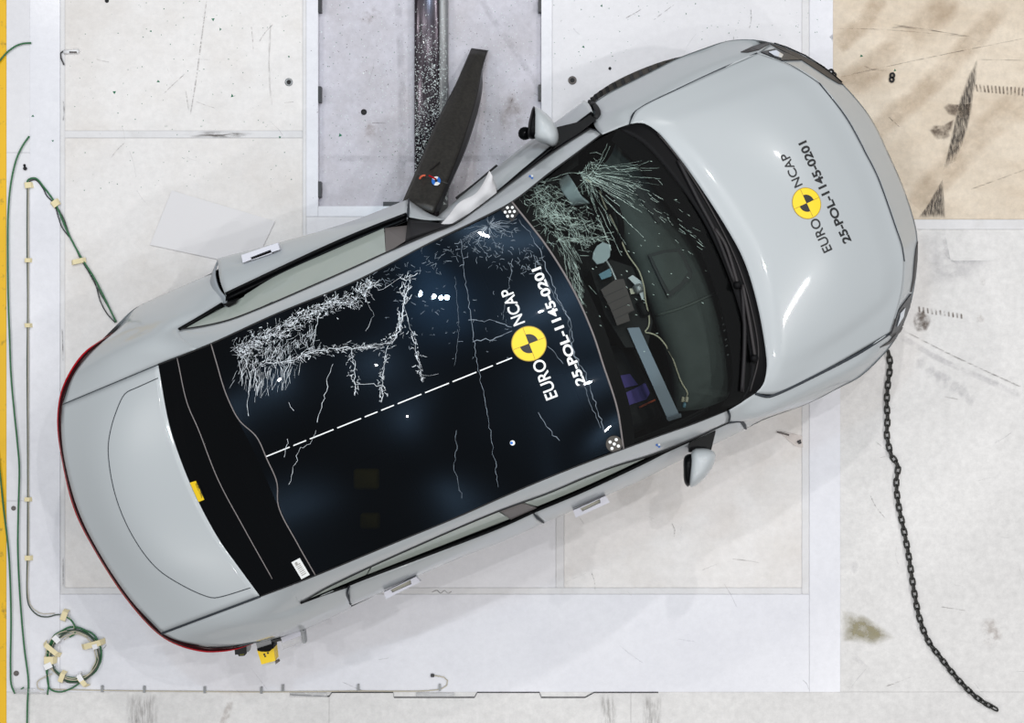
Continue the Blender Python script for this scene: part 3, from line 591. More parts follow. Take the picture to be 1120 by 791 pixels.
# ---- door handles
def handle(par, quad, z, slot, slotmat):
    h = empty('handle', (0, 0, 0)); h.parent = par; o = Vector((0, 0, 0)); h.location = (0, 0, 0)
    q = cr(wp(quad, z) + [W(*quad[0], z)], 5)
    P = wp(quad, z); S = wp(slot, z)
    g = Geo(); n = 4
    g.add([p for p in P] + [p for p in S], [(i, (i + 1) % 4, 4 + (i + 1) % 4, 4 + i) for i in range(4)])
    g.add([p for p in P] + [p - Vector((0, 0, .05)) for p in P], [(i, i + 4, (i + 1) % 4 + 4, (i + 1) % 4) for i in range(4)])
    g.add([p for p in S] + [p - Vector((0, 0, .03)) for p in S], [(i, (i + 1) % 4, (i + 1) % 4 + 4, i + 4) for i in range(4)])
    g.build('handle_body', 'handle', h)
    Geo().add([p - Vector((0, 0, .028)) for p in S], [(0, 1, 2, 3)]).build('handle_recess', slotmat, h)
mat('handle', (206, 206, 216), .3, coat=.4)
mat('handle_grey', (178, 176, 160), .6)
handle(rdoorL, [(264, 279), (304, 265.5), (306, 273), (265.5, 287.5)], .925, [(274, 281.5), (296, 273), (297.5, 277), (275, 284.5)], 'black_plastic')
handle(fdoorR, [(627, 558.5), (662.5, 542.5), (667, 549.5), (629.5, 566.5)], .86, [(634.5, 556.5), (656, 546), (657, 550), (637, 559.5)], 'handle_grey')
handle(rdoorR, [(419.6, 648), (455, 631), (460, 636.5), (422, 655.5)], .86, [(427, 645.5), (449, 634.5), (450, 639), (429, 648.5)], 'handle_grey')
# ---- mirrors
def mirror(par, shell, glassp, base, z):
    m = empty('mirror', (0, 0, 0)); m.parent = par
    def puff(poly, zt, h, name, mt, k=(1.0, .93, .70, .35)):
        P = cr([Vector((p[0], p[1], 0)) for p in poly], 28, closed=True); c = sum(P, Vector()) / 28
        V = []; hs = (-.5, 0, .3, .46); ks = k
        lv = [(-.6, .72), (-.35, .95), (0, 1.0), (.22, .9), (.38, .66), (.46, .3)]
        for dz, kk in lv: V += [W(c.x + (p.x - c.x) * kk, c.y + (p.y - c.y) * kk, zt + dz * h) for p in P]
        F = [(j * 28 + i, j * 28 + (i + 1) % 28, (j + 1) * 28 + (i + 1) % 28, (j + 1) * 28 + i) for j in range(5) for i in range(28)] + [tuple(range(5 * 28, 6 * 28)), tuple(range(27, -1, -1))]
        if sum((P[i].x * P[(i + 1) % 28].y - P[(i + 1) % 28].x * P[i].y) for i in range(28)) > 0: F = [f[::-1] for f in F]
        return mesh(name, V, F, mt, m, True)
    puff(shell, z, .17, 'mirror_shell', 'paint'); puff(glassp, z - .005, .15, 'mirror_bezel', 'black_gloss')
    P = wp(base, z - .06); Geo().prism(P, .05).build('mirror_arm', 'black_gloss', m)
    gx = [(p[0] * .75 + sum(q[0] for q in glassp) / len(glassp) * .25, p[1] * .75 + sum(q[1] for q in glassp) / len(glassp) * .25) for p in glassp]
    return m
mirror(fdoorL, [(585, 117), (596.5, 123.5), (606, 134), (610.5, 144), (610.5, 155), (606, 160.5), (598, 158.5), (584, 151)], [(583.5, 116), (586, 117.5), (586, 151.5), (578, 151), (577.5, 138), (580, 126)], [(609, 139), (634, 133), (646, 126), (652, 131), (628, 150), (606, 166), (602, 160)], 1.06)
Geo().lathe([(.001, .03), (.03, .02), (.036, 0), (.03, -.02)], 14, Matrix.Translation(W(574, 146, 1.0))).build('mirror_joint', 'black_gloss', fdoorL, True)
mirror(fdoorR, [(757.5, 492.5), (766, 490.5), (776, 491.5), (782.5, 496), (782, 504), (777, 515), (768, 526), (755, 533)], [(749, 499), (757, 496.5), (758.5, 500), (757, 517), (753, 533), (749, 529), (747.5, 515)], [(754, 484), (783, 471.5), (778, 492), (754, 495)], 1.06)
# ---- lamps at the nose
NT = ('nose', 'hood', 'fl', 'fr'); nt_ = bvh(*NT)
hl1 = patch_poly(nt_, [(832, 58), (847, 54.5), (862, 60), (876, 66.5), (854.5, 67)], 'headlamp', 'lamp_dark', car, .002, .006)
patch_poly(nt_, [(840, 59), (848, 57), (856, 62), (854, 65.5), (846, 63)], 'headlamp_lens', 'lamp_chrome', hl1, .009, .004)
patch_poly(nt_, [(810, 57.7), (822, 52), (836, 47.5), (842, 48.5), (830, 55), (818, 58)], 'lamp_surround', 'drl', car, .002, .004)
patch_poly(nt_, [(842, 48.5), (856, 52.5), (871, 59), (885, 66), (900, 75), (912, 84), (922, 93), (917, 92), (905, 85), (890, 75), (877, 66.5), (862, 59), (850, 53.5)], 'lamp_surround', 'drl', car, .002, .004)
bead([hit(nt_, x, y, .008) for x, y in ((846, 48.5), (860, 53), (880, 62), (900, 74.5), (920, 91))], .004, 'daytime_lamp', 'black_gloss', car)
hl2 = patch_poly(nt_, [(995.5, 321), (982, 339), (976, 358), (973.5, 365), (980, 362), (988, 350), (994, 336)], 'headlamp', 'lamp_dark', car, .002, .006)
patch_poly(nt_, [(983.5, 341), (988, 336), (986, 346), (979, 357)], 'headlamp_lens', 'lamp_chrome', hl2, .009, .004)
patch_poly(nt_, [(1003, 264), (1002.5, 286), (999.5, 306), (996, 320), (995.5, 319), (998, 305), (999.5, 285), (1001, 272)], 'lamp_surround', 'drl', car, .002, .004)
patch_poly(nt_, [(961.6, 380), (972, 373), (984, 363), (990, 352), (989, 357), (982, 368), (972, 376)], 'lamp_surround', 'drl', car, .002, .004)

# ------------------------------------------------------------------ wipers, black band, roof fittings
scr = bvh('screen'); cw = bvh('cowl', 'screen', 'hood'); rf = bvh('roof', 'rearglass', 'screen'); rr = bvh('rearglass', 'roof')
FI = [(669, 153), (699, 181), (728, 220), (757, 258), (777, 299), (793, 349), (801, 395), (801, 425), (789, 446)]
fo = cr(wp([(p[0], p[1], 1.085) for p in S5]), 44); fi = [hit(scr, p.x, p.y, -.006) for p in cr([(q[0], q[1], 0) for q in FI], 44)]
panel('black_band', [[p - Vector((0, 0, .005)) for p in fo], fi], 44, 4, 'black_plastic', windscreen, 0, rows3d=True)
hd = [hit(scr, p.x, p.y, -.006) for p in cr([(q[0] + 14, q[1] - 5, 0) for q in S4], 44)]
panel('black_band', [[p - Vector((0, 0, .006)) for p in cr(wp(S4), 44)], hd], 44, 4, 'black_plastic', windscreen, 0, rows3d=True)
def wiper(arm, blade):
    w_ = empty('wiper', (0, 0, 0)); w_.parent = car; w_.location = -car.location
    Geo().tube([hit(cw, p.x, p.y, .02) for p in cr([(*q, 0) for q in arm], 14)], .009, 6).build('wiper_arm', 'wiper', w_, True)
    pts = [hit(cw, p.x, p.y, .010) for p in cr([(*q, 0) for q in blade], 20)]
    Geo().tube(pts, .011, 6).build('wiper_blade', 'wiper_blade', w_, True)
    Geo().lathe([(.022, -.01), (.022, .02), (.012, .032), (.001, .033)], 14, Matrix.Translation(hit(cw, *arm[-1], .004))).build('wiper_pivot', 'black_plastic', w_, True)
mat('wiper', (50, 47, 48), .5, spec=.3); mat('wiper_blade', (32, 30, 32), .55, spec=.3)
wiper([(781, 251), (792, 268), (806, 312)], [(741, 176), (764, 221), (783, 257), (803, 309)]); wiper([(811, 312), (818, 350), (824, 392)], [(811, 312), (813, 350), (812.5, 390), (810, 428)])
seam([(719, 146), (745, 178), (775, 225), (805, 285), (822, 340), (829, 390), (820, 428)], .005, 'cowl_ridge', 'wiper', cowl, .004, ('cowl', 'screen'), 50)
for k in range(26):
    f = k / 25; q = cr([(722, 205, 0), (752, 246, 0), (775, 288, 0), (791, 335, 0), (799, 388, 0)], 60)[int(f * 59)]
    p = hit(scr, q.x, q.y, -.02); Geo().box(p, (.012, .006, .004), AX).build('vent_slot', 'dash_dark', windscreen)
# seams across the glass
seam([(194, 391.6), (205, 441), (217, 469), (238.7, 524.5), (264.5, 573), (298, 633)], .0028, 'glass_joint', 'seam_grey', rear_glass, .002, ('rearglass', 'roof'), 40)
seam([(231, 376), (238, 400), (244, 421), (250, 437), (262, 460), (280.6, 477.7), (292, 502), (303, 527.7), (304.7, 553.5), (325.7, 595), (345, 629)], .0032, 'glass_joint', 'seam_grey', rear_glass, .002, ('rearglass', 'roof'), 60)
seam([(p[0], p[1]) for p in S4], .005, 'glass_joint', 'seam_grey', roof_glass, .001, ('roof', 'screen'), 60)
# dashed centre line
g = Geo()
dash = []; x = 291
while x < 556:
    ln = 26 if random.random() < .6 else 14; x2 = min(x + ln, 560); y = lambda t: 499.5 - (t - 291) * .4015
    mesh_pts = [hit(rr, x + (x2 - x) * i / 6, y(x + (x2 - x) * i / 6), .0015) for i in range(7)]
    strip(mesh_pts, .0055, 'dash_line', 'print_white', roof_glass); x = x2 + 4

# ------------------------------------------------------------------ lettering and round targets
def text_mesh(body, bold):
    cu = bpy.data.curves.new('lettering', 'FONT'); cu.body = body; cu.size = 1.0; cu.offset = bold; cu.resolution_u = 4
    o = bpy.data.objects.new('lettering', cu); COL.objects.link(o); dg = bpy.context.evaluated_depsgraph_get()
    me = bpy.data.meshes.new_from_object(o.evaluated_get(dg)); bpy.data.objects.remove(o); bpy.data.curves.remove(cu)
    bm = bmesh.new(); bm.from_mesh(me); bmesh.ops.triangulate(bm, faces=bm.faces[:]); bpy.data.meshes.remove(me); return bm
def letter(body, tree, start, d, up, length, cap, mt, parent, bold=0.0, off=.002):
    bm = text_mesh(body, bold); xs = [v.co.x for v in bm.verts]; ys = [v.co.y for v in bm.verts]; x0, x1, y0, y1 = min(xs), max(xs), min(ys), max(ys)
    V = []; bm.verts.ensure_lookup_table()
    for v in bm.verts:
        a = (v.co.x - x0) / (x1 - x0) * length; b = (v.co.y - y0) / (y1 - y0) * cap
        V.append(hit(tree, start[0] + d[0] * a + up[0] * b, start[1] + d[1] * a + up[1] * b, off))
    F = [tuple(v.index for v in f.verts) for f in bm.faces]; bm.free()
    F = [f if (V[f[1]] - V[f[0]]).cross(V[f[2]] - V[f[0]]).z > 0 else f[::-1] for f in F]
    return mesh('lettering', V, F, mt, parent)
def target(tree, c, ex, ey, parent, sectors, r0=.54):     # round yellow target: ex, ey are its half-axis vectors
    def ringp(r, a, off): return hit(tree, c[0] + (ex[0] * math.cos(a) + ey[0] * math.sin(a)) * r, c[1] + (ex[1] * math.cos(a) + ey[1] * math.sin(a)) * r, off)
    def fan(r, a0, a1, off, mt, name, n=32):
        V = [hit(tree, c[0], c[1], off)] + [ringp(r * .5, a0 + (a1 - a0) * i / n, off) for i in range(n + 1)] + [ringp(r, a0 + (a1 - a0) * i / n, off) for i in range(n + 1)]
        F = [(0, 1 + i, 2 + i) for i in range(n)] + [(1 + i, n + 2 + i, n + 3 + i, 2 + i) for i in range(n)]
        F = [f if (V[f[1]] - V[f[0]]).cross(V[f[2]] - V[f[0]]).z > 0 else f[::-1] for f in F]
        return mesh(name, V, F, mt, parent)
    fan(1.0, 0, 2 * math.pi, .0022, 'yellow_edge', 'target_rim', 48); fan(.95, 0, 2 * math.pi, .003, 'yellow', 'target_disc', 48)
    for a in sectors: fan(r0, a, a + math.pi / 2, .0042, 'print_black', 'target_sector', 12)
    for a in (0, math.pi / 2): strip([ringp(.93, a, .0038), ringp(0.01, a, .0038), ringp(.93, a + math.pi, .0038)], .0016, 'target_line', 'print_black', parent)
mat('yellow_edge', (168, 140, 34), .5)
d, u = (-.362, -.932), (-.932, .362)
letter('EURO', rf, (610.5, 433.5), d, u, 45, 14, 'print_white', roof_glass, .012)
letter('NCAP', rf, (574.5, 352.5), d, u, 41, 13.5, 'print_white', roof_glass, .012)
letter('25-POL-1145-0201', rf, (641, 419), d, u, 137, 11, 'print_white', roof_glass, .03)
target(rf, (578.5, 376), (-.362 * 19.4, -.932 * 19.4), (.932 * 19.4, -.362 * 19.4), roof_glass, (0, math.pi))
hd_ = bvh('hood'); d, u = (-.413, -.911), (-.905, .425)
letter('EURO', hd_, (910.5, 273), d, u, 39, 10.5, 'print_black', bonnet, .012)
letter('NCAP', hd_, (878, 202), d, u, 39, 9.8, 'print_black', bonnet, .012)
letter('25-POL-1145-0201', hd_, (931.5, 263.5), d, u, 121, 9.6, 'print_black', bonnet, .03)
target(hd_, (882, 222.5), (-.413 * 17.6, -.911 * 17.6), (.905 * 15.6, -.425 * 15.6), bonnet, (0, math.pi))
# small stickers
def disc_on(tree, px, py, r, m_, par, name, off=.003, n=14):
    c = hit(tree, px, py, off); V = [c] + [hit(tree, px + r * math.cos(2 * math.pi * k / n), py - r * math.sin(2 * math.pi * k / n), off) for k in range(n)]
    return mesh(name, V, [(0, 1 + k, 1 + (k + 1) % n) for k in range(n)], m_, par)
mat('dot_patch', (74, 70, 66), .6); mat('dot_black', (20, 20, 22), .6)
a = disc_on(rf, 671.5, 485.5, 9, 'dot_patch', roof_glass, 'dot_marker', .003, 28)
for dx, dy in ((0, 0), (-4.5, -2.2), (4.5, 2.2), (2.2, -4.8), (-2.5, 4.8)): disc_on(rf, 671.5 + dx, 485.5 + dy, 1.8, 'print_white', a, 'marker_dot', .0045)
a = patch_poly(rf, [(548, 230), (560, 220.5), (568, 233), (560, 243)], 'dot_marker', 'dot_black', roof_glass, .0025, 0)
for dx, dy in ((0, 0), (-5, .5), (5, -.2), (-2.5, -4.4), (2.8, -4.6), (-2.4, 5), (2.8, 4.6)): disc_on(rf, 557.5 + dx, 232 + dy, 1.6, 'print_white', a, 'marker_dot', .0045)
rl = bvh('raill', 'railr', 'roof', 'screen')
for x, y in ((581, 194), (719.5, 487.5)):
    disc_on(rl, x - 1.2, y - .9, 1.3, 'print_blue', car, 'target_sticker', .002); disc_on(rl, x + 1.2, y + .9, 1.3, 'print_blue', car, 'target_sticker', .002); disc_on(rl, x + 1.2, y - 1.2, 1.3, 'print_white', car, 'target_sticker', .002)
disc_on(rf, 560.5, 484.5, 2.8, 'print_white', roof_glass, 'target_sticker', .002); disc_on(rf, 559.5, 484.5, 1.6, 'print_blue', roof_glass, 'target_sticker', .003)
st = patch_poly(rr, [(208, 528), (214.5, 526), (223.8, 546.5), (217.5, 549)], 'warning_sticker', 'yellow', rear_glass, .002, .001)
letter('ELECTRIC', rr, (214.3, 529), (.40, .916), (.916, -.40), 17, 3.2, 'print_black', st, .01, .0045)
lb = patch_poly(rr, [(319, 615), (328, 610.2), (339, 628.6), (330, 633.4)], 'barcode_label', 'print_white', rear_glass, .002, .001)
for k in range(7):
    f = .25 + k * .1; A = Vector((320, 615, 0)).lerp(Vector((331, 632.5, 0)), f); B = Vector((327, 611, 0)).lerp(Vector((338, 628.2, 0)), f)
    strip([hit(rr, *(A.lerp(B, t)[:2]), .0045) for t in (.15, .5, .85)], .003 if k % 2 else .0045, 'barcode_line', 'label_grey', lb)
disc_on(rr, 324.5, 616, 1.6, 'label_grey', lb, 'barcode_mark', .0045)

# ------------------------------------------------------------------ cracks in the glass
def crack_lines(name, tree, mt, parent, lines, jit=1.2, wd=(.0012, .003), off=.002):
    g = Geo()
    for ln in lines:
        pts = []
        for a, b in zip(ln, ln[1:]):
            n_ = max(2, int(math.hypot(b[0] - a[0], b[1] - a[1]) / 4))
            for i in range(n_): t = i / n_; pts.append((a[0] + (b[0] - a[0]) * t + random.gauss(0, jit * .5), a[1] + (b[1] - a[1]) * t + random.gauss(0, jit * .5)))
        pts.append(ln[-1])
        if any(tree.ray_cast(O, (W(*p, 0) - O).normalized())[0] is None and tree.ray_cast(O, (W(p[0] + .2, p[1] + .1, 0) - O).normalized())[0] is None for p in pts): continue
        w0 = random.uniform(*wd)
        strip([hit(tree, *p, off) for p in pts], [w0 * random.uniform(.35, 1.25) for _ in pts], geo=g)
    o = g.build(name, mt, parent); tag(o, kind='stuff'); return o
def fuzz(path, spread, n, ln, ang=None, aj=.6, bias=0):
    out = []; P = cr([(*p, 0) for p in path], 80)
    for _ in range(n):
        i = random.randrange(79); p = P[i]; t = (P[i + 1] - P[i]).normalized(); nn = Vector((-t.y, t.x, 0)); s = random.gauss(bias, spread)
        q = p + nn * s; a = (math.atan2(t.y, t.x) if ang is None else ang) + random.gauss(0, aj); l = random.uniform(.4, 1.2) * ln
        out.append([(q.x, q.y), (q.x + math.cos(a) * l, q.y + math.sin(a) * l)])
    return out
A_ = [(258, 384), (272, 374), (300, 361), (320, 349), (345, 338), (370, 328), (396, 318), (402, 305)]
lines = fuzz(A_, 4.5, 620, 7, None, .9, 3) + fuzz([(262, 390), (285, 384), (320, 372), (345, 358)], 9, 260, 8, 1.9, .6, 2) + fuzz([(266, 400), (280, 415), (300, 405), (330, 390)], 8, 90, 14, 1.75, .2, 0)
lines += fuzz([(285, 398), (320, 394), (340, 386), (365, 381), (400, 380), (430, 374), (437, 362)], 2.2, 230, 6, None, .6)
crack_lines('crack', rf, 'crack', roof_glass, lines, .5, (.0004, .0016))
crack_lines('glass_chips', rf, 'crack', roof_glass, fuzz(A_, 5, 170, 2.5, None, 1.5, 3) + fuzz([(285, 398), (340, 386), (400, 380), (437, 362)], 2.5, 50, 2.5, None, 1.5), .2, (.002, .0042))
lines = [[(268, 392), (274, 415), (271, 440), (272, 455)], [(285, 396), (284, 420), (279, 440)], [(303, 392), (310, 412), (308, 427)], [(318, 388), (312, 408), (309, 427)], [(278, 400), (283, 428), (286, 417)], [(262, 395), (266, 420)],
         [(285, 398), (320, 394), (340, 386), (365, 381), (400, 380), (430, 374), (437, 362), (441, 335), (447, 310)], [(384, 383), (389, 400), (388, 432)], [(424, 378), (419, 405), (417, 440)], [(388, 421), (403, 420), (418, 421)],
         [(441, 335), (447, 352), (455, 385), (463, 418)], [(455, 405), (462, 411), (480, 409)], [(402, 305), (415, 318), (430, 310), (441, 300)], [(396, 318), (410, 345), (400, 362)], [(350, 340), (344, 365), (342, 384)], [(345, 470), (340, 486), (328, 490), (322, 512), (316, 530)],
         [(315, 480), (311, 500)], [(363, 398), (358, 420), (347, 462)], [(320, 450), (316, 440)]]
lines += fuzz([(437, 365), (441, 330), (447, 300)], 3, 70, 7) + fuzz([(385, 385), (389, 430)], 2, 30, 5) + fuzz([(421, 385), (417, 438)], 2, 40, 5) + fuzz([(450, 360), (462, 415)], 2, 40, 5)
crack_lines('crack', rf, 'crack', roof_glass, lines, 1.6, (.001, .0028))
lines = []
for k in range(70):                               # star on the roof corner
    a = random.uniform(0, 6.283); l = random.uniform(8, 34); c = (534, 247); lines.append([(c[0] + 3 * math.cos(a), c[1] + 3 * math.sin(a)), (c[0] + l * math.cos(a), c[1] + l * math.sin(a) * .8 + l * .08)])
lines += fuzz([(400, 306), (430, 295), (470, 280), (500, 265), (540, 250), (565, 245)], 8, 120, 6, None, 1.0, 9) + fuzz([(520, 270), (545, 280), (575, 280), (590, 290)], 10, 80, 6, .8, 1.0) + fuzz([(420, 330), (470, 340), (510, 370), (560, 340)], 22, 60, 4, .5, 1.3)
lines += [[(504, 262), (508, 300), (517, 360), (522, 400), (531, 440), (545, 533)], [(498, 302), (502, 360), (497, 400)], [(560, 290), (553, 330), (550, 350)]]
crack_lines('crack', rf, 'crack_dim', roof_glass, lines, 1.4, (.0008, .002))
lines = [[(590, 272), (600, 300), (612, 330), (624, 352), (628, 385), (640, 410), (650, 440), (662, 474)], [(585, 280), (603, 318), (620, 345), (625, 380), (634, 405), (645, 440), (657, 468)], [(568, 240), (580, 258), (590, 272)], [(514, 350), (545, 352), (560, 358)],
         [(500, 470), (497, 510), (505, 545)], [(589, 452), (600, 470), (612, 482)], [(600, 380), (610, 390), (616, 398)], [(517, 373), (540, 372), (560, 362)]]
crack_lines('crack', rf, 'crack_dim', roof_glass, lines, 1.8, (.0012, .0028))
lines = []
for k in range(52):                               # fan of cracks across the windscreen
    a = random.uniform(-.15, 1.15); r0 = random.uniform(0, 60); l = random.uniform(12, 62); c = (633, 188); aa = a + random.gauss(0, .05)
    lines.append([(c[0] + r0 * math.cos(a), c[1] + r0 * math.sin(a)), (c[0] + (r0 + l) * math.cos(aa), c[1] + (r0 + l) * math.sin(aa))])
lines += fuzz([(652, 188), (700, 210), (745, 245), (768, 272)], 9, 60, 9, .62, .12)
lines += [[(667, 160), (662, 172), (650, 190), (634, 206)], [(664, 158), (655, 178), (645, 192), (628, 210)], [(645, 168), (652, 167), (660, 170)], [(606, 193), (580, 201), (570, 213)], [(614, 196), (590, 200), (577, 210)], [(600, 197), (622, 189), (640, 190)]]
lines += fuzz([(640, 178), (650, 192), (636, 205)], 7, 80, 10, .9, .9)
crack_lines('crack', scr, 'crack_green', windscreen, lines, .5, (.0005, .0013))
lines = fuzz([(575, 205), (592, 222), (608, 245), (625, 262)], 9, 300, 9, .6, .9, -3) + fuzz([(590, 225), (615, 238), (650, 255)], 11, 260, 10, .45, .8) + fuzz([(612, 258), (622, 280), (630, 305), (634, 330)], 3.5, 90, 14, 1.2, .25) + fuzz([(610, 262), (640, 262), (665, 258)], 3, 60, 10, 0, .3)
crack_lines('crack', scr, 'crack_green', windscreen, lines, .35, (.0003, .0011))
lines = [[(640 + random.gauss(60, 45), 250 + random.gauss(30, 45))] for _ in range(60)]
lines = [[q[0], (q[0][0] + random.uniform(1, 2.5), q[0][1] + random.uniform(0, 2))] for q in lines if q[0][0] > 640 and q[0][1] > 175 and q[0][0] < 790]
crack_lines('glass_chips', scr, 'crack_green', windscreen, lines, .1, (.001, .003))

# ------------------------------------------------------------------ interior
def ipoly(pl, z=None): return wp(pl, z)
panel('floor_pan', [[(230, 430, .34), (480, 300, .34), (660, 190, .34)], [(300, 600, .34), (560, 500, .34), (790, 420, .34)]], 10, 6, 'interior', car, .01)
panel('door_trim', back([[(215, 378, 1.2), (390, 305, 1.4), (474, 262, 1.4), (560, 222, 1.3), (640, 165, 1.0)], [(215, 345, .8), (390, 275, .8), (474, 255, .8), (560, 212, .8), (640, 150, .8)], [(215, 345, .35), (390, 275, .35), (474, 255, .35), (560, 212, .35), (640, 150, .35)]], .93), 20, 8, 'interior', car, .004)
panel('door_trim', back([[(330, 635, 1.2), (500, 566, 1.4), (640, 512, 1.35), (740, 474, 1.1), (790, 450, 1.0)], [(370, 640, .8), (500, 590, .8), (640, 530, .8), (740, 485, .8), (790, 455, .8)], [(370, 640, .35), (500, 590, .35), (640, 530, .35), (740, 485, .35), (790, 455, .35)]], .94), 20, 8, 'interior', car, .004)
panel('boot_shelf', [[(190, 410, .95), (215, 525, .97), (290, 640, .95)], [(250, 385, .93), (290, 500, .95), (345, 615, .93)]], 12, 4, 'interior', car, .01)
dashrows = [[(676, 150, 1.02), (728, 205, 1.03), (770, 262, 1.035), (796, 330, 1.035), (806, 395, 1.03), (798, 436, 1.02)], [(668, 170, 1.0), (705, 225, 1.02), (735, 280, 1.03), (757, 340, 1.03), (768, 400, 1.02), (768, 447, 1.0)], [(652, 190, .95), (680, 250, .98), (703, 300, .98), (722, 350, .98), (738, 400, .98), (742, 450, .95)], [(652, 195, .6), (680, 252, .6), (702, 302, .6), (720, 352, .6), (735, 402, .6), (740, 450, .6)]]
dashb = panel('dashboard', dashrows, 40, 24, 'dash', car, .004, key='dash')
dt = bvh('dash')
a = patch_poly(dt, [(709, 278.6), (726, 274), (743.6, 272), (750, 283), (757, 298), (756, 304), (744, 316), (731, 326), (720, 302)], 'centre_display', 'dash_dark', dashb, .012, .012)
patch_poly(dt, [(713, 281), (727, 277), (741, 276), (747, 286), (752, 298), (744, 310), (732, 319), (723, 302)], 'display_screen', 'dash', a, .026, .002)
patch_poly(dt, [(688, 200), (702.6, 192), (722, 212), (741, 234), (719, 244), (703, 222)], 'instrument_cover', 'dash_dark', dashb, .01, .01)
Geo().tube([hit(dt, p.x, p.y, .004) for p in cr([(718, 345, 0), (745, 337, 0), (788, 318, 0)], 16)], .008, 6).build('dash_seam', 'seam_dash', dashb, True) if mat('seam_dash', (84, 92, 88), .6) else None
# steering wheel and column
sw = empty('steering_wheel', (0, 0, 0)); sw.parent = car; sw.location = -car.location
c = W(655, 238, .92); Rm = Matrix.Translation(c) @ Matrix.Rotation(AX, 4, 'Z') @ Matrix.Rotation(math.radians(-62), 4, 'Y')
Geo().tube([Rm @ Vector((.185 * math.cos(2 * math.pi * k / 32), .185 * math.sin(2 * math.pi * k / 32), 0)) for k in range(32)], .016, 8, True).build('rim', 'black_plastic', sw, True)
for k in (0.0, 2.3, 4.0): Geo().tube([Rm @ Vector((0, 0, -.02)), Rm @ Vector((.18 * math.cos(k), .18 * math.sin(k), 0))], .016, 6).build('spoke', 'black_plastic', sw, True)
Geo().lathe([(.001, .03), (.05, .025), (.065, 0), (.03, -.06), (.03, -.25)], 16, Rm).build('hub', 'black_plastic', sw, True)
# seats
def rbox(g, c, dims, r, rz, ry=0):
    R = Matrix.Translation(c) @ Matrix.Rotation(rz, 4, 'Z') @ Matrix.Rotation(ry, 4, 'Y'); n = 12; V = []; lv = []
    hx, hy, hz = dims[0] / 2, dims[1] / 2, dims[2] / 2
    for z, s in ((-hz, r), (-hz + r, 0), (hz - r, 0), (hz, r)):
        for k in range(16):
            a = 2 * math.pi * (k + .5) / 16; sx, sy = math.copysign(1, math.cos(a)), math.copysign(1, math.sin(a))
            V.append(R @ Vector((sx * (hx - r) + (r - s * .8) * math.cos(a), sy * (hy - r) + (r - s * .8) * math.sin(a), z)))
    F = [(j * 16 + i, j * 16 + (i + 1) % 16, (j + 1) * 16 + (i + 1) % 16, (j + 1) * 16 + i) for j in range(3) for i in range(16)] + [tuple(range(48, 64)), tuple(range(15, -1, -1))]
    return g.add(V, F)
def seat(px, py, low=0.0):
    s_ = empty('seat', (0, 0, 0)); s_.parent = car; s_.location = -car.location; c = W(px, py, .5)
    rbox(Geo(), c + Vector((0, 0, .05)), (.50, .50, .16), .06, AX).build('cushion', 'seat', s_, True)
    rbox(Geo(), c - ux * .30 + Vector((0, 0, .38 - low * .6)), (.16, .48, .62), .06, AX, math.radians(-18)).build('backrest', 'seat', s_, True)
    rbox(Geo(), c - ux * .42 + Vector((0, 0, .74 - low)), (.10, .26, .18), .04, AX, math.radians(-12)).build('headrest', 'seat', s_, True)
for p in ((560, 305), (662, 435), (343, 404, .14), (374, 473, .14), (406, 541, .14)): seat(*p)
Geo().prism(wp([(646, 296), (668, 284), (692, 292), (714, 352), (708, 380), (684, 380), (662, 345)], .96), .60).build('centre_console', 'interior', car)
# airbags at the driver's place
panel('driver_airbag', [[(611, 197, 1.05), (621, 190, 1.06)], [(614, 208, 1.09), (629, 202, 1.10)], [(622, 220, 1.08), (636, 215, 1.10)], [(624, 226, 1.04), (645, 223, 1.05)]], 12, 14, 'airbag_grey', car, .01) if mat('airbag_grey', (170, 182, 186), .8) else None
# items carried inside the car
t = empty('recorder_box', W(675, 331, .99), 'dark brown ribbed box fixed behind the windscreen beside the grey bar', 'equipment box')
Geo().prism(wp([(657, 317), (673, 306), (682, 305), (693.6, 339), (687, 343), (689, 351), (675, 356), (668, 338)], 1.055), .097).build('box_body', 'brown_box', t)
for k in range(4):
    q0 = Vector((660 + k * 4.0, 325 + k * 8.0, 0)); strip([W(q0.x, q0.y, 1.057), W(q0.x + 22, q0.y - 10, 1.057)], .004, 'box_rib', 'brown_ridge', t) if (M.get('brown_ridge') or mat('brown_ridge', (50, 41, 40), .6)) else None
t = empty('steel_bar', W(715, 410, .95), 'flat blue-grey steel bar lying across the passenger side behind the windscreen', 'bar')
Geo().prism(wp([(686, 359, .985), (699, 358, .985), (744, 456, .972), (731, 460.6, .972)]), .027).build('bar_face', 'bar_grey', t); Geo().prism(wp([(729, 457), (745, 452), (745.5, 456.5), (731, 461)], .978), .034).build('bar_end', 'bar_end', t) if mat('bar_end', (96, 106, 120), .4) else None
pc = empty('purple_cushion', W(690, 425, .6), 'purple fabric pad lying on the passenger side under the windscreen', 'pad')
Geo().prism(wp([(678, 411), (689, 409), (698, 421), (680, 425)], .66), .035).build('upper_pad', 'purple', pc); Geo().prism(wp([(682, 431), (706, 419), (711, 430), (707, 437), (686, 444)], .66), .035).build('lower_pad', 'purple', pc)
tag(bead(wp([(699, 446, .635), (706, 442.5, .635), (717, 437.5, .635)]), .006, 'orange_strap', 'orange', None), 'short orange strap below the purple pad inside the car', 'strap')
cm = empty('camera_unit', W(658, 276, 1.0), 'round pale blue-grey camera unit on a thin arm behind the cracked windscreen', 'camera')
Geo().prism(wp([(648, 283), (649, 276), (653, 269), (659, 265), (668, 268), (667, 281), (661, 287), (653, 289)], 1.08), .06).build('camera_body', 'airbag_grey', cm)
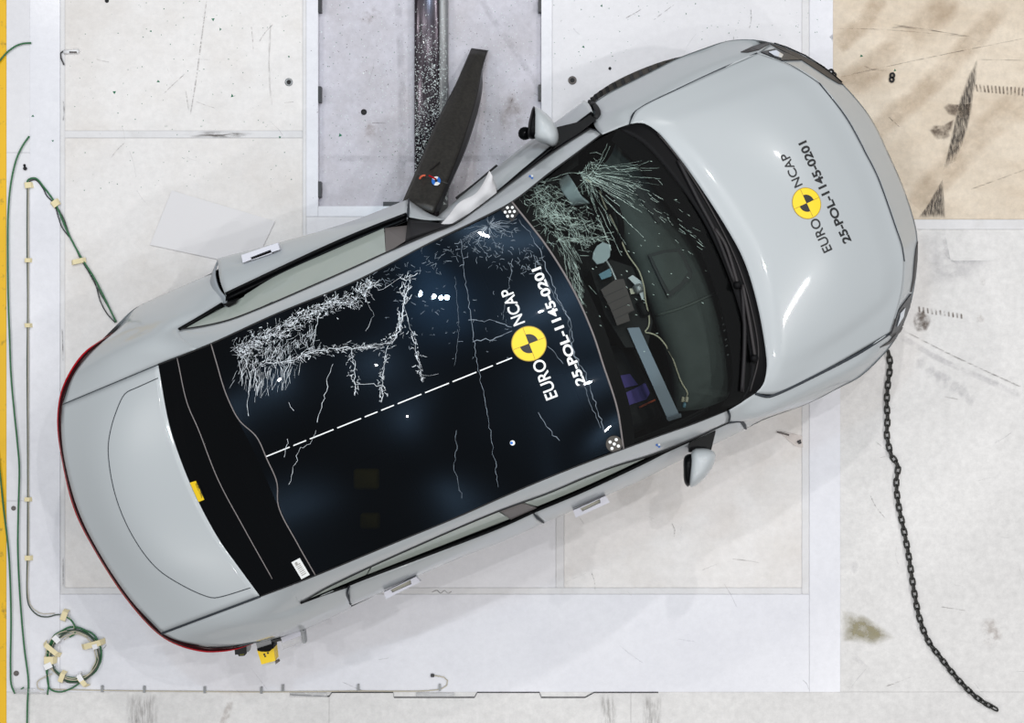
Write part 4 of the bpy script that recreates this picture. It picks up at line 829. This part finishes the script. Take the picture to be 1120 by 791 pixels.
Geo().tube(wp([(662, 283, 1.05), (668, 293, 1.04), (675, 309, 1.04)]), .006, 6).build('camera_arm', 'grey_metal', cm); Geo().prism(wp([(655, 300), (668, 293), (669, 302), (658, 306)], 1.04), .082).build('camera_foot', 'teal', cm)
cl = empty('mounting_clamp', W(694, 312, 1.0), 'jumbled metal clamp with white jaw beside the brown box in the car', 'clamp')
Geo().prism(wp([(687, 304), (692, 301), (702, 308), (706, 325), (702, 328), (697, 314)], 1.0), .045).build('clamp_jaw', 'airbag', cl); rbox(Geo(), W(697.5, 316, .99), (.05, .05, .07), .015, AX).build('clamp_body', 'grey_metal', cl, True); rbox(Geo(), W(703, 338, .975), (.05, .09, .05), .015, AX).build('clamp_base', 'black_plastic', cl, True); Geo().prism(wp([(688.5, 316), (694, 315), (695, 321), (690, 322)], 1.0), .045).build('clamp_screw', 'beige_cable', cl)
ic = empty('sensor_cable', W(700, 330, 1.0), 'thin cream sensor cable winding over the dashboard to a small plug', 'cable')
zc = 1.10
cab = cr(wp([(640, 196, 1.0), (652.6, 203.5, .985), (660.6, 223, .98), (673.5, 248.6, .99), (686, 277.6, .99), (699, 297, 1.01), (704, 313, 1.012), (706, 329, 1.005), (710, 348.5, .975), (709, 358, .97), (705, 363.5, .97), (711, 364.5, .97), (720, 368.6, .975), (733, 386, .985), (745.6, 418.6, 1.0), (752, 430, 1.0), (751, 434, 1.0)]), 90)
for p in cab:                                     # the cable lies on the dashboard wherever it passes over it
    h_ = dt.ray_cast(Vector((p.x, p.y, 1.3)), Vector((0, 0, -1)))[0]
    if h_ is not None and h_.z > .9: p.z = max(h_.z + .005, p.z if p.z > 1.003 else 0)
Geo().tube(cab, .0045, 6).build('cable_strand', 'cream_wire', ic, True)
for x, y, m_ in ((747, 437, 'cream_wire'), (751, 437, 'beige_cable'), (748.5, 443, 'teal')): rbox(Geo(), W(x, y, hit(dt, x, y, .005).z), (.018, .03, .014), .005, -.2).build('plug', m_, ic, True)
for x, y, s_ in ((401, 524, .09), (405, 570, .07)):
    b = rbox(Geo(), W(x, y, .668), (s_ * 1.6, s_ * 1.3, .08), .02, 0).build('ballast_box', 'yellow', None, True); tag(b, ('larger' if s_ > .08 else 'smaller') + ' yellow box dimly seen through the black glass roof', 'box', 'yellow boxes under the roof glass')

# ------------------------------------------------------------------ torn-off pieces at the crushed side
bp = empty('black_trim_panel', W(500, 140, 0), 'long black torn-off trim panel leaning from the crushed door over the floor pit', 'trim panel')
def zp(y): return .027 + (y - 52) / 180 * .633
A1 = [(515.5, 52.6), (497.7, 93.5), (484, 120), (472, 145), (457, 182), (440, 221)]; A2 = [(533.5, 55), (527, 76), (520, 108), (502, 165), (486, 206), (474, 233)]
A3 = [(534, 55.5), (528, 75), (528, 93.5), (525, 113), (510.6, 161), (491, 206), (481.6, 230.6)]
z3 = lambda pl, dz: [(x, y, zp(y) + dz) for x, y in pl]
midl = [((a[0] + b[0]) / 2, (a[1] + b[1]) / 2) for a, b in zip(A1, A2)]
panel('panel_face', [z3(A1, -.02), z3(midl, .015), z3(A2, .0)], 24, 10, 'black_panel', bp, .004); panel('panel_side', [z3(A2, .0), z3(A3, -.07)], 24, 5, 'black_panel_edge', bp, .004)
pf = [(460, 180), (499, 184)]
def fz(x, y, up=.02): return W(x, y, zp(y) + up)
def fdisc(px, py, r, m_, name, a0=0, a1=2 * math.pi, up=.024, n=20):
    c = fz(px, py, up); return mesh(name, [c] + [fz(px + r * math.cos(a0 + (a1 - a0) * k / n), py - r * math.sin(a0 + (a1 - a0) * k / n), up) for k in range(n + 1)], [(0, k + 1, k + 2) for k in range(n)], m_, bp)
fdisc(477, 198, 5, 'print_white', 'target_disc'); fdisc(477, 198, 5, 'print_blue', 'target_sector', -.5, 1.07, .026); fdisc(477, 198, 5, 'print_blue', 'target_sector', 2.64, 4.21, .026); fdisc(477, 197.5, 1.6, 'print_black', 'target_dot', 0, 6.283, .028)
Geo().tube([fz(464 + 5 * math.cos(a), 197 - 5 * math.sin(a), .03) for a in [1.3 + k * .2 for k in range(9)]], .006, 6).build('orange_clip', 'orange', bp, True)
Geo().tube([fz(x, y, .03) for x, y in ((469, 192), (473, 194), (477, 196))], .005, 6).build('red_clip', 'red_lamp', bp, True)
for k in range(4): Geo().tube([fz(470 + k * 3, 186 - k * 2.2, .026), fz(475 + k * 2, 183 - k * 2, .026)], .004, 5).build('torn_edge', 'black_panel_edge', bp)
strip([fz(x, y, .021) for x, y in ((456, 190), (470, 194), (490, 201))], .004, 'crease_line', 'black_panel_edge', bp)
# white airbag fabric spilling out of the crushed door
ab = panel('side_airbag', [[(535, 187, 1.04), (522, 210, 1.05), (503, 221, 1.05), (491, 235, 1.04), (473, 256, 1.03)], [(537, 190, 1.06), (526, 211, 1.075), (509, 224, 1.07), (496, 238, 1.06), (477, 255, 1.04)], [(539, 193, 1.06), (533, 208, 1.08), (516, 226, 1.075), (500, 241, 1.06), (481, 253, 1.04)], [(540, 197, 1.04), (543, 213, 1.06), (528, 226, 1.06), (507, 243, 1.05), (486, 252, 1.03)]], 44, 26, 'cloth_white', car, .004)
for v in ab.data.vertices:
    v.co.z += .010 * math.sin(v.co.x * 26 + v.co.y * 34) + .004 * math.sin(v.co.x * 40 + v.co.y * 12)
bead(cr(wp([(500, 246, 1.06), (505, 244, 1.08), (509, 241, 1.08)]), 8), .006, 'red_seam', 'orange', car)

# ------------------------------------------------------------------ instruments on the rear corner
y_ = empty('yellow_device', W(290, 716, 0), 'small yellow device with a black cap fixed low at the car rear corner', 'device')
Geo().prism(wp([(281, 711), (299, 706), (301, 723), (286, 727)], .62), .10).build('device_body', 'yellow', y_)
Geo().prism(wp([(281, 710), (299, 704.5), (299.5, 709), (294, 713), (286, 713), (282, 712)], .63), .10).build('device_cap', 'black_plastic', y_); Geo().prism(wp([(280, 703.6), (296, 700), (297.5, 706), (281.5, 710)], .62), .07).build('device_mount', 'grey_metal', y_)
Geo().prism(wp([(299, 724), (304, 722), (305.5, 724), (301, 727)], .55), .03).build('device_clip', 'brown_trim', y_); Geo().prism(wp([(286, 724), (300, 722), (301, 727), (287, 729)], .57), .05).build('device_foot', 'airbag', y_)
for x, y in ((289, 716), (293, 714.5), (290, 718)): disc = Geo().lathe([(.006, 0), (.001, .001)], 8, Matrix.Translation(W(x, y, .6205))).build('device_button', 'print_black', y_)
k_ = empty('black_sensor', W(262, 711, 0), 'small black sensor block fixed below the red light bar end', 'sensor')
Geo().prism(wp([(256.5, 709.5), (268.5, 707), (269, 715), (257, 716.5)], .66), .09).build('sensor_body', 'rubber', k_); Geo().prism(wp([(260, 715), (267.5, 714), (267.5, 717.5), (261, 718)], .62), .06).build('sensor_plug', 'rubber', k_); Geo().prism(wp([(269, 706.5), (273, 705.5), (272, 713), (269, 714)], .64), .05).build('sensor_bracket', 'grey_metal', k_)
Geo().prism(wp([(262, 716), (266.5, 715.5), (266.5, 716.5), (262, 717)], .632), .01).build('sensor_band', 'yellow_dark', k_)
c_ = empty('clear_bracket', W(319, 700, 0), 'clear plastic bracket block bolted beside the yellow device', 'bracket')
Geo().prism(wp([(307, 700), (329, 691), (332, 703), (309, 711)], .60), .08).build('bracket_block', 'plastic_clear', c_); Geo().prism(wp([(307, 697.8), (328, 690.3), (330, 695), (309, 703)], .615), .06).build('bracket_top', 'handle', c_)
Geo().prism(wp([(328.5, 690), (332.5, 690), (334, 704), (331, 704)], .615), .07).build('bracket_side', 'grey_metal', c_); Geo().tube(wp([(297, 701.5, .6), (303, 699.8, .6), (308, 698.8, .6)]), .012, 6).build('bracket_bolt', 'dark_metal', c_)

# ------------------------------------------------------------------ chain
path = cr(wp([(971, 384), (973.5, 398), (971, 420.6), (969.7, 440), (970.6, 459), (969.7, 475.5), (972, 488), (975, 499), (982, 509.5), (980, 527), (983, 555), (988, 578), (994, 610), (998.6, 641), (1005.7, 677), (1015.5, 702), (1029, 720), (1039, 733), (1054, 750), (1072, 766), (1090, 776)], .012), 64)
def link_mesh():
    g = Geo(); pts = []
    for k in range(16):
        a = 2 * math.pi * k / 16; pts.append(Vector((.0135 * math.copysign(1, math.cos(a)) * (1 if abs(math.cos(a)) > .05 else 0) + .0135 * math.cos(a), .0135 * math.sin(a), 0)))
    g.tube(pts , .0058, 6, True); me = bpy.data.meshes.new('chain_link'); me.from_pydata([tuple(v) for v in g.v], [], g.f); me.materials.append(M['chain']); me.polygons.foreach_set('use_smooth', [True] * len(me.polygons)); return me
lm = link_mesh()
ch = empty('chain', path[0], 'dark steel chain snaking over the pale floor from the front bumper', 'chain')
for i in range(63):
    a, b = path[i], path[i + 1]; o = bpy.data.objects.new('chain_link', lm); COL.objects.link(o); o.parent = ch
    o.location = (a + b) / 2 - path[0]; o.location.z = .004 if i % 2 else .006; sc = (b - a).length / .0415
    o.rotation_euler = (math.radians(28 if i % 2 else -50), 0, math.atan2((b - a).y, (b - a).x)); o.scale = (sc, 1, 1)

# ------------------------------------------------------------------ cables, tapes, small things on the floor
def cable(name, label, paths, group=None):
    r = empty(name, wp([paths[0][0][0]], 0)[0], label, 'cable', group)
    for pl, rad, mt in paths: Geo().tube(cr(wp(pl, .008 + rad), max(20, len(pl) * 10)), rad, 6).build('cable_strand', mt, r, True)
    return r
cable('green_cable', 'short green cable curving from the yellow line under the white border strip', [([(-6, 74), (0, 66), (8, 57), (18, 50), (26, 47.5), (34, 47)], .0055, 'green_cable')])
cable('green_cable', 'long green cable running along the floor just inside the yellow line', [([(32, 149), (25, 159), (18, 174), (12, 200), (9, 232), (8.5, 280), (9, 327), (10.5, 370), (12, 410), (15.5, 450), (19, 485), (21, 510), (20, 560), (19.5, 600), (22, 655), (26.6, 709), (31, 745), (30, 770), (29.5, 800)], .0055, 'green_cable')])
cable('green_cable', 'green cable that leaves the yellow line and ends at the clear floor clip', [([(-8, 450), (0, 518), (4, 557), (9.5, 605), (12, 672), (11.5, 730), (12.5, 750), (16.5, 759)], .0055, 'green_cable')])
cable('wire_bundle', 'loose bundle of green and black wires looping from the border strip to the car', [
    ([(30, 203), (30.5, 197), (38.6, 195), (48, 205), (60, 222), (68, 240), (74, 254), (88.6, 281.6), (103, 304), (113, 323.5), (121, 340), (127, 352.5)], .0055, 'green_cable'),
    ([(31, 204), (32, 198.5), (39, 197), (47, 206), (51, 214), (59, 223), (64, 238), (68, 249), (80, 265), (87, 281), (96, 296), (104, 310), (110, 330), (117, 343), (126, 353)], .0035, 'black_cable'),
    ([(60, 222), (70, 240), (76, 257), (88, 280), (101, 305), (108, 318), (118, 335), (127, 351)], .0035, 'dark_cable')])
cable('taped_wire', 'thin grey-green wire taped in a straight line down the white border strip', [([(30, 200), (29.6, 260), (30.2, 330), (29.6, 400), (30, 470), (30.2, 540), (30, 600), (30, 656), (33, 665), (42, 673.5), (52, 675), (62, 672.5), (68, 672.5)], .0038, 'dark_cable'),
     ([(31, 202), (31, 300), (30.8, 450), (31.2, 600), (30.5, 650), (34, 663), (44, 671), (60, 671)], .0025, 'beige_cable')])
coil = empty('cable_coil', W(81, 716, 0), 'coil of green and beige cables taped flat to the white floor', 'cable coil')
specs = [(0, 0, 27, 27, .0055, 'green_cable'), (2, 1.5, 28, 27.5, .0055, 'green_cable'), (1, -1.5, 29.5, 28, .0055, 'green_cable'), (-1, 2, 25, 26.5, .0035, 'beige_cable'), (0, 3, 27, 25, .0035, 'beige_cable'), (-1.5, 0, 29, 26, .003, 'beige_cable'), (1.5, 2.5, 26, 28.5, .005, 'dark_cable')]
for i, (dx, dy, rx, ry, r, mt) in enumerate(specs):
    pl = []
    for k in range(20):
        a = 2 * math.pi * k / 20 + i; q = random.uniform(-.9, .9); pl.append((80.5 + dx + (rx + q) * math.cos(a), 716 + dy + (ry + q) * math.sin(a)))
    Geo().tube(cr(wp(pl, .010 + .0035 * i), 64, closed=True), r, 6, True).build('cable_loop', mt, coil, True)
for pl, r, mt in (([(68, 673), (74, 675.5), (79, 680), (82, 686), (82, 693), (76, 697)], .0055, 'green_cable'), ([(66, 672.5), (74, 674.5), (80, 682), (80, 692), (70, 700)], .003, 'beige_cable'), ([(57, 737), (41, 746), (42, 753), (48, 755)], .0035, 'beige_cable'),
                  ([(52, 728), (52, 745), (55, 754), (66, 757), (80, 752), (90, 745)], .005, 'green_cable'), ([(50, 730), (53, 748), (52, 760)], .005, 'green_cable'), ([(52, 715), (50, 712), (52, 709), (56, 711)], .003, 'beige_cable')):
    Geo().tube(cr(wp(pl, .02), 24), r, 6).build('cable_end', mt, coil, True)
def tape(px, py, ln, wd, rot, mt, label, group, z=.0215):     # both ends stick to the floor, the middle bridges the wires at height z
    c = W(px, py, 0); a = math.radians(rot); g = Geo(); n_ = 7; V = []
    for j in range(n_):
        t = (j / (n_ - 1) - .5) * ln; f_ = min(1.0, max(0.0, (.5 - abs(t) / ln) / .17)); zz = .012 + (z - .006) * f_
        for s in (-.5, .5):
            e = random.uniform(-.004, .004) if j in (0, n_ - 1) else 0
            V.append(Vector((c.x + (t + e) * math.cos(a) - s * wd * math.sin(a), c.y + (t + e) * math.sin(a) + s * wd * math.cos(a), zz - .006)))
    o = mesh('tape_strip', V, [(2 * j, 2 * j + 2, 2 * j + 3, 2 * j + 1) for j in range(n_ - 1)], mt, None)
    md = o.modifiers.new('thickness', 'SOLIDIFY'); md.thickness = .001
    tag(o, label, 'tape', group)
def coil_near(x, y): return math.hypot(x - 81, y - 716) < 36
for x, y, l, wd, r in ((32, 203, .055, .035, 5), (61.5, 223, .055, .04, 35), (86.5, 286, .09, .03, 12), (31.5, 285, .045, .025, 0), (31.5, 356, .045, .025, 0), (31, 546, .045, .025, 0), (31.5, 610, .05, .03, 0)):
    tape(x, y, l, wd, r, 'masking_tape', 'small cream masking tape scrap holding a wire on the border strip' if x < 40 else 'cream masking tape scrap holding the green and black wire bundle', 'tape on the border wire' if x < 40 else 'tape on the wire bundle')
tape(71.5, 673, .08, .035, 70, 'masking_tape', 'cream tape strip across the wire just before the coil', None, .028)
for x, y, l, wd, r in ((103, 704, .15, .035, 15), (58, 709, .13, .03, -40), (55.5, 721, .08, .045, 0), (69.5, 740, .08, .03, 70), (92, 744, .09, .03, -50)): tape(x, y, l, wd, r, 'masking_tape', 'cream masking tape strip holding the cable coil', 'cream tapes on the coil', .037)
for x, y, l, wd, r in ((55, 727, .07, .035, 25), (90, 740, .06, .03, -60), (106, 706, .045, .03, 15), (64, 698, .05, .045, 45)): tape(x, y, l, wd, r, 'white_tape', 'white tape piece wrapped over the cable coil', 'white tapes on the coil', .040)
# clear floor clip by the coil
fc = empty('floor_clip', W(33, 755, 0), 'clear plastic cable clip taped on the floor beside the cable coil', 'clip')
rbox(Geo(), W(33.5, 756, .01), (.20, .035, .014), .006, 0).build('clip_body', 'plastic_clear', fc, True); Geo().tube(wp([(23, 754, .014), (26, 752, .014)]), .004, 6).build('clip_pin', 'green_cable', fc)
# wire along the platform front with its staples
fw = empty('edge_wire', W(270, 756, 0), 'thin beige wire along the front platform edge ending in a hook and plug', 'wire')
Geo().tube(cr(wp([(55, 754), (120, 755.5), (224, 756.5), (290, 757), (390, 756), (470, 755.5), (484, 753), (490, 747.5), (487.5, 742), (481, 740), (474, 739)], .010), 80), .0035, 6).build('wire_strand', 'beige_cable', fw, True); rbox(Geo(), W(473, 739, .012), (.022, .02, .016), .005, 0).build('plug', 'dark_metal', fw, True)
for x, y in ((112, 753.5), (158, 754), (224, 754.5), (286, 755), (309.5, 752.5), (392, 752), (481, 752)):
    s_ = Geo().box(W(x, y, .008), (.014, .04, .014)).build('staple', 'grey_metal', None); tag(s_, 'small grey metal staple clamping the wire on the platform edge', 'staple', 'staples along the platform edge')
for x0, x1, y in ((317, 358, 760), (455, 497, 760)):
    s_ = rbox(Geo(), W((x0 + x1) / 2, y, .010), ((x1 - x0) / 178.7, .028, .010), .004, 0).build('clear_sleeve', 'plastic_clear', None, True); tag(s_, 'clear plastic sleeve lying along the platform front edge', 'sleeve', 'clear sleeves on the platform edge')
# sheet of paper
g = Geo(); q = wp([(188, 208.5), (301, 242), (277, 292), (164.5, 268)], .005)
V = []
for j in range(7):
    for i in range(9):
        p = q[0].lerp(q[1], i / 8).lerp(q[3].lerp(q[2], i / 8), j / 6); p.z = .0065 + (.006 if (i in (0, 8) or j in (0, 6)) else 0) * .15 * random.random(); V.append(p)
pp = mesh('paper_sheet', V, [(j * 9 + i, j * 9 + i + 1, (j + 1) * 9 + i + 1, (j + 1) * 9 + i) for j in range(6) for i in range(8)], 'paper', None, False); tag(pp, 'large plain white sheet lying askew on the floor plate beside the rear door', 'sheet')
pp.modifiers.new('thickness', 'SOLIDIFY').thickness = .002
# bag with screw
bgp = empty('plastic_bag', W(868, 481, 0), 'small clear plastic pouch with a screw lying by the right fender', 'pouch')
Geo().prism(wp([(849.5, 471.5), (862, 473.5), (877.5, 477), (878.3, 489.5), (869.5, 487.7), (858, 478)], .010), .006).build('pouch_film', 'bag', bgp); Geo().tube(wp([(850, 472.5), (863, 476)], .014), .005, 6).build('pouch_fold', 'brown_trim', bgp); Geo().tube(wp([(872, 483.5), (875.5, 482), (876, 484.5), (873.5, 485)], .015), .006, 6).build('screw', 'dark_metal', bgp)
# bits on the beige floor and by the seam
for name, lab, loops in (('rubber_ring', 'small black double rubber ring lying on the beige floor', [(976, 82.5, 2.2), (975.5, 87, 2.2)]), ('tow_eye', 'small dark metal ring fitting lying at the edge of the beige floor', [(909, 79, 2.6), (912, 82, 2.2)])):
    e = empty(name, W(loops[0][0], loops[0][1], 0), lab, 'ring')
    for x, y, r in loops: Geo().tube([W(x + r * math.cos(k * .5236), y + r * math.sin(k * .5236) * 1.1, .010) for k in range(12)], .0065, 6, True).build('ring', 'rubber', e, True)
    if name == 'tow_eye': Geo().tube(wp([(903, 76, .01), (908, 79, .012)]), .007, 6).build('shank', 'dark_metal', e)
pl = empty('cable_tie', W(76, 57, 0), 'small brown and white pin lying on the seam of the floor plates', 'pin'); Geo().tube(wp([(70, 57, .01), (78, 56.5, .01), (86, 56, .01)]), .013, 6).build('pin_body', 'white_tape', pl, True); Geo().tube(wp([(76, 57, .018), (84, 57, .018)]), .006, 6).build('pin_core', 'brown_trim', pl, True); Geo().tube(cr(wp([(71, 55, .01), (66.5, 58, .01), (67, 64, .01), (70, 71, .01)]), 14), .004, 6).build('pin_tail', 'black_cable', pl, True)
for x, y, r, lab in ((28, 184.5, .011, 'black speck of rubber beside the border strip'), (571, 146, .009, 'dark chip of debris lying in the pit near the mirror')):
    b = Geo().lathe([(r, .0), (r * 1.1, .006), (r * .6, .014), (.001, .016)], 9, Matrix.Translation((W(x, y).x, W(x, y).y, .004 if x < 300 else -.045))).build('debris', 'rubber', None, True); tag(b, lab, 'debris')

# ------------------------------------------------------------------ scattered glass and paint flakes
BEAM = [(-.103, .015), (-.097, .024), (-.08, .03), (-.05, .036), (0, .04), (.03, .037), (.05, .034), (.07, .03), (.09, .024), (.101, .012)]
def base_z(px, py):
    if 348 < px < 592 and py < 225:
        d = W(px, py, .03).x - W(471.5, 0, .03).x
        for (x0, z0), (x1, z1) in zip(BEAM, BEAM[1:]):
            if x0 <= d <= x1: return z0 + (z1 - z0) * (d - x0) / (x1 - x0)
        return -.045
    if 33 < px < 66 or 335 < px < 348 or 592 < px < 604 or 885 < px < 911 or 650 < py < 757: return .004
    return .002 if 143 < py < 151 and px < 331 else .001
def chips(name, mt, spots, smin, smax, label, cat):
    g = Geo()
    for px, py in spots:
        c = W(px, py, base_z(px, py)); s = random.uniform(smin, smax); a = random.uniform(0, 6.28); h = s * random.uniform(.3, .6)
        e = [Vector((math.cos(a + k * 2.09) * s * random.uniform(.6, 1.1), math.sin(a + k * 2.09) * s * random.uniform(.6, 1.1), 0)) for k in range(3)]
        g.add([c + e[0], c + e[1], c + e[2], c + Vector((e[0].x * .3, e[1].y * .3, h))], [(0, 1, 3), (1, 2, 3), (2, 0, 3), (2, 1, 0)])
    tag(g.build(name, mt, None), label, cat, kind='stuff')
sp = []
while len(sp) < 3800:
    t = random.random()
    if t < .5: sp.append((random.uniform(454, 490), 20 + 215 * random.random() ** .6))
    elif t < .85: sp.append((random.gauss(480, 50), random.gauss(150, 60)))
    else: sp.append((random.uniform(350, 590), random.uniform(0, 224)))
sp = [p for p in sp if 349 < p[0] < 591 and p[1] < 224]
chips('glass_fragments', 'shard', sp, .0022, .0065, 'tiny glittering glass fragments strewn over the pit and steel beam', 'glass fragments')
sp = [(random.gauss(480, 70), random.gauss(120, 70)) for _ in range(520)]
chips('dark_fragments', 'dot_patch', [p for p in sp if 340 < p[0] < 640 and -5 < p[1] < 224], .002, .005, 'tiny dark plastic crumbs strewn over the floor pit', 'fragments')
sp = [(random.uniform(75, 330), random.uniform(0, 215)) for _ in range(150)] + [(random.uniform(350, 590), random.uniform(0, 220)) for _ in range(170)] + [(random.uniform(605, 900), random.uniform(0, 70)) for _ in range(110)]
chips('paint_flakes', 'flake_green', [p for p in sp if not (p[0] > 690 and p[1] > 45)], .002, .0055, 'tiny green paint flakes scattered over the white floor plates and pit', 'paint flakes')
chips('paint_flakes', 'flake_green', [(233, 21), (241, 32), (125, 101), (173, 89), (306, 150), (316, 62), (36, 127), (58, 154), (372, 148), (658, 6), (638, 51), (942, 61), (979, 77), (953, 311), (254, 105), (165, 34)], .009, .015, 'larger green paint flakes scattered over the floor plates', 'paint flakes')
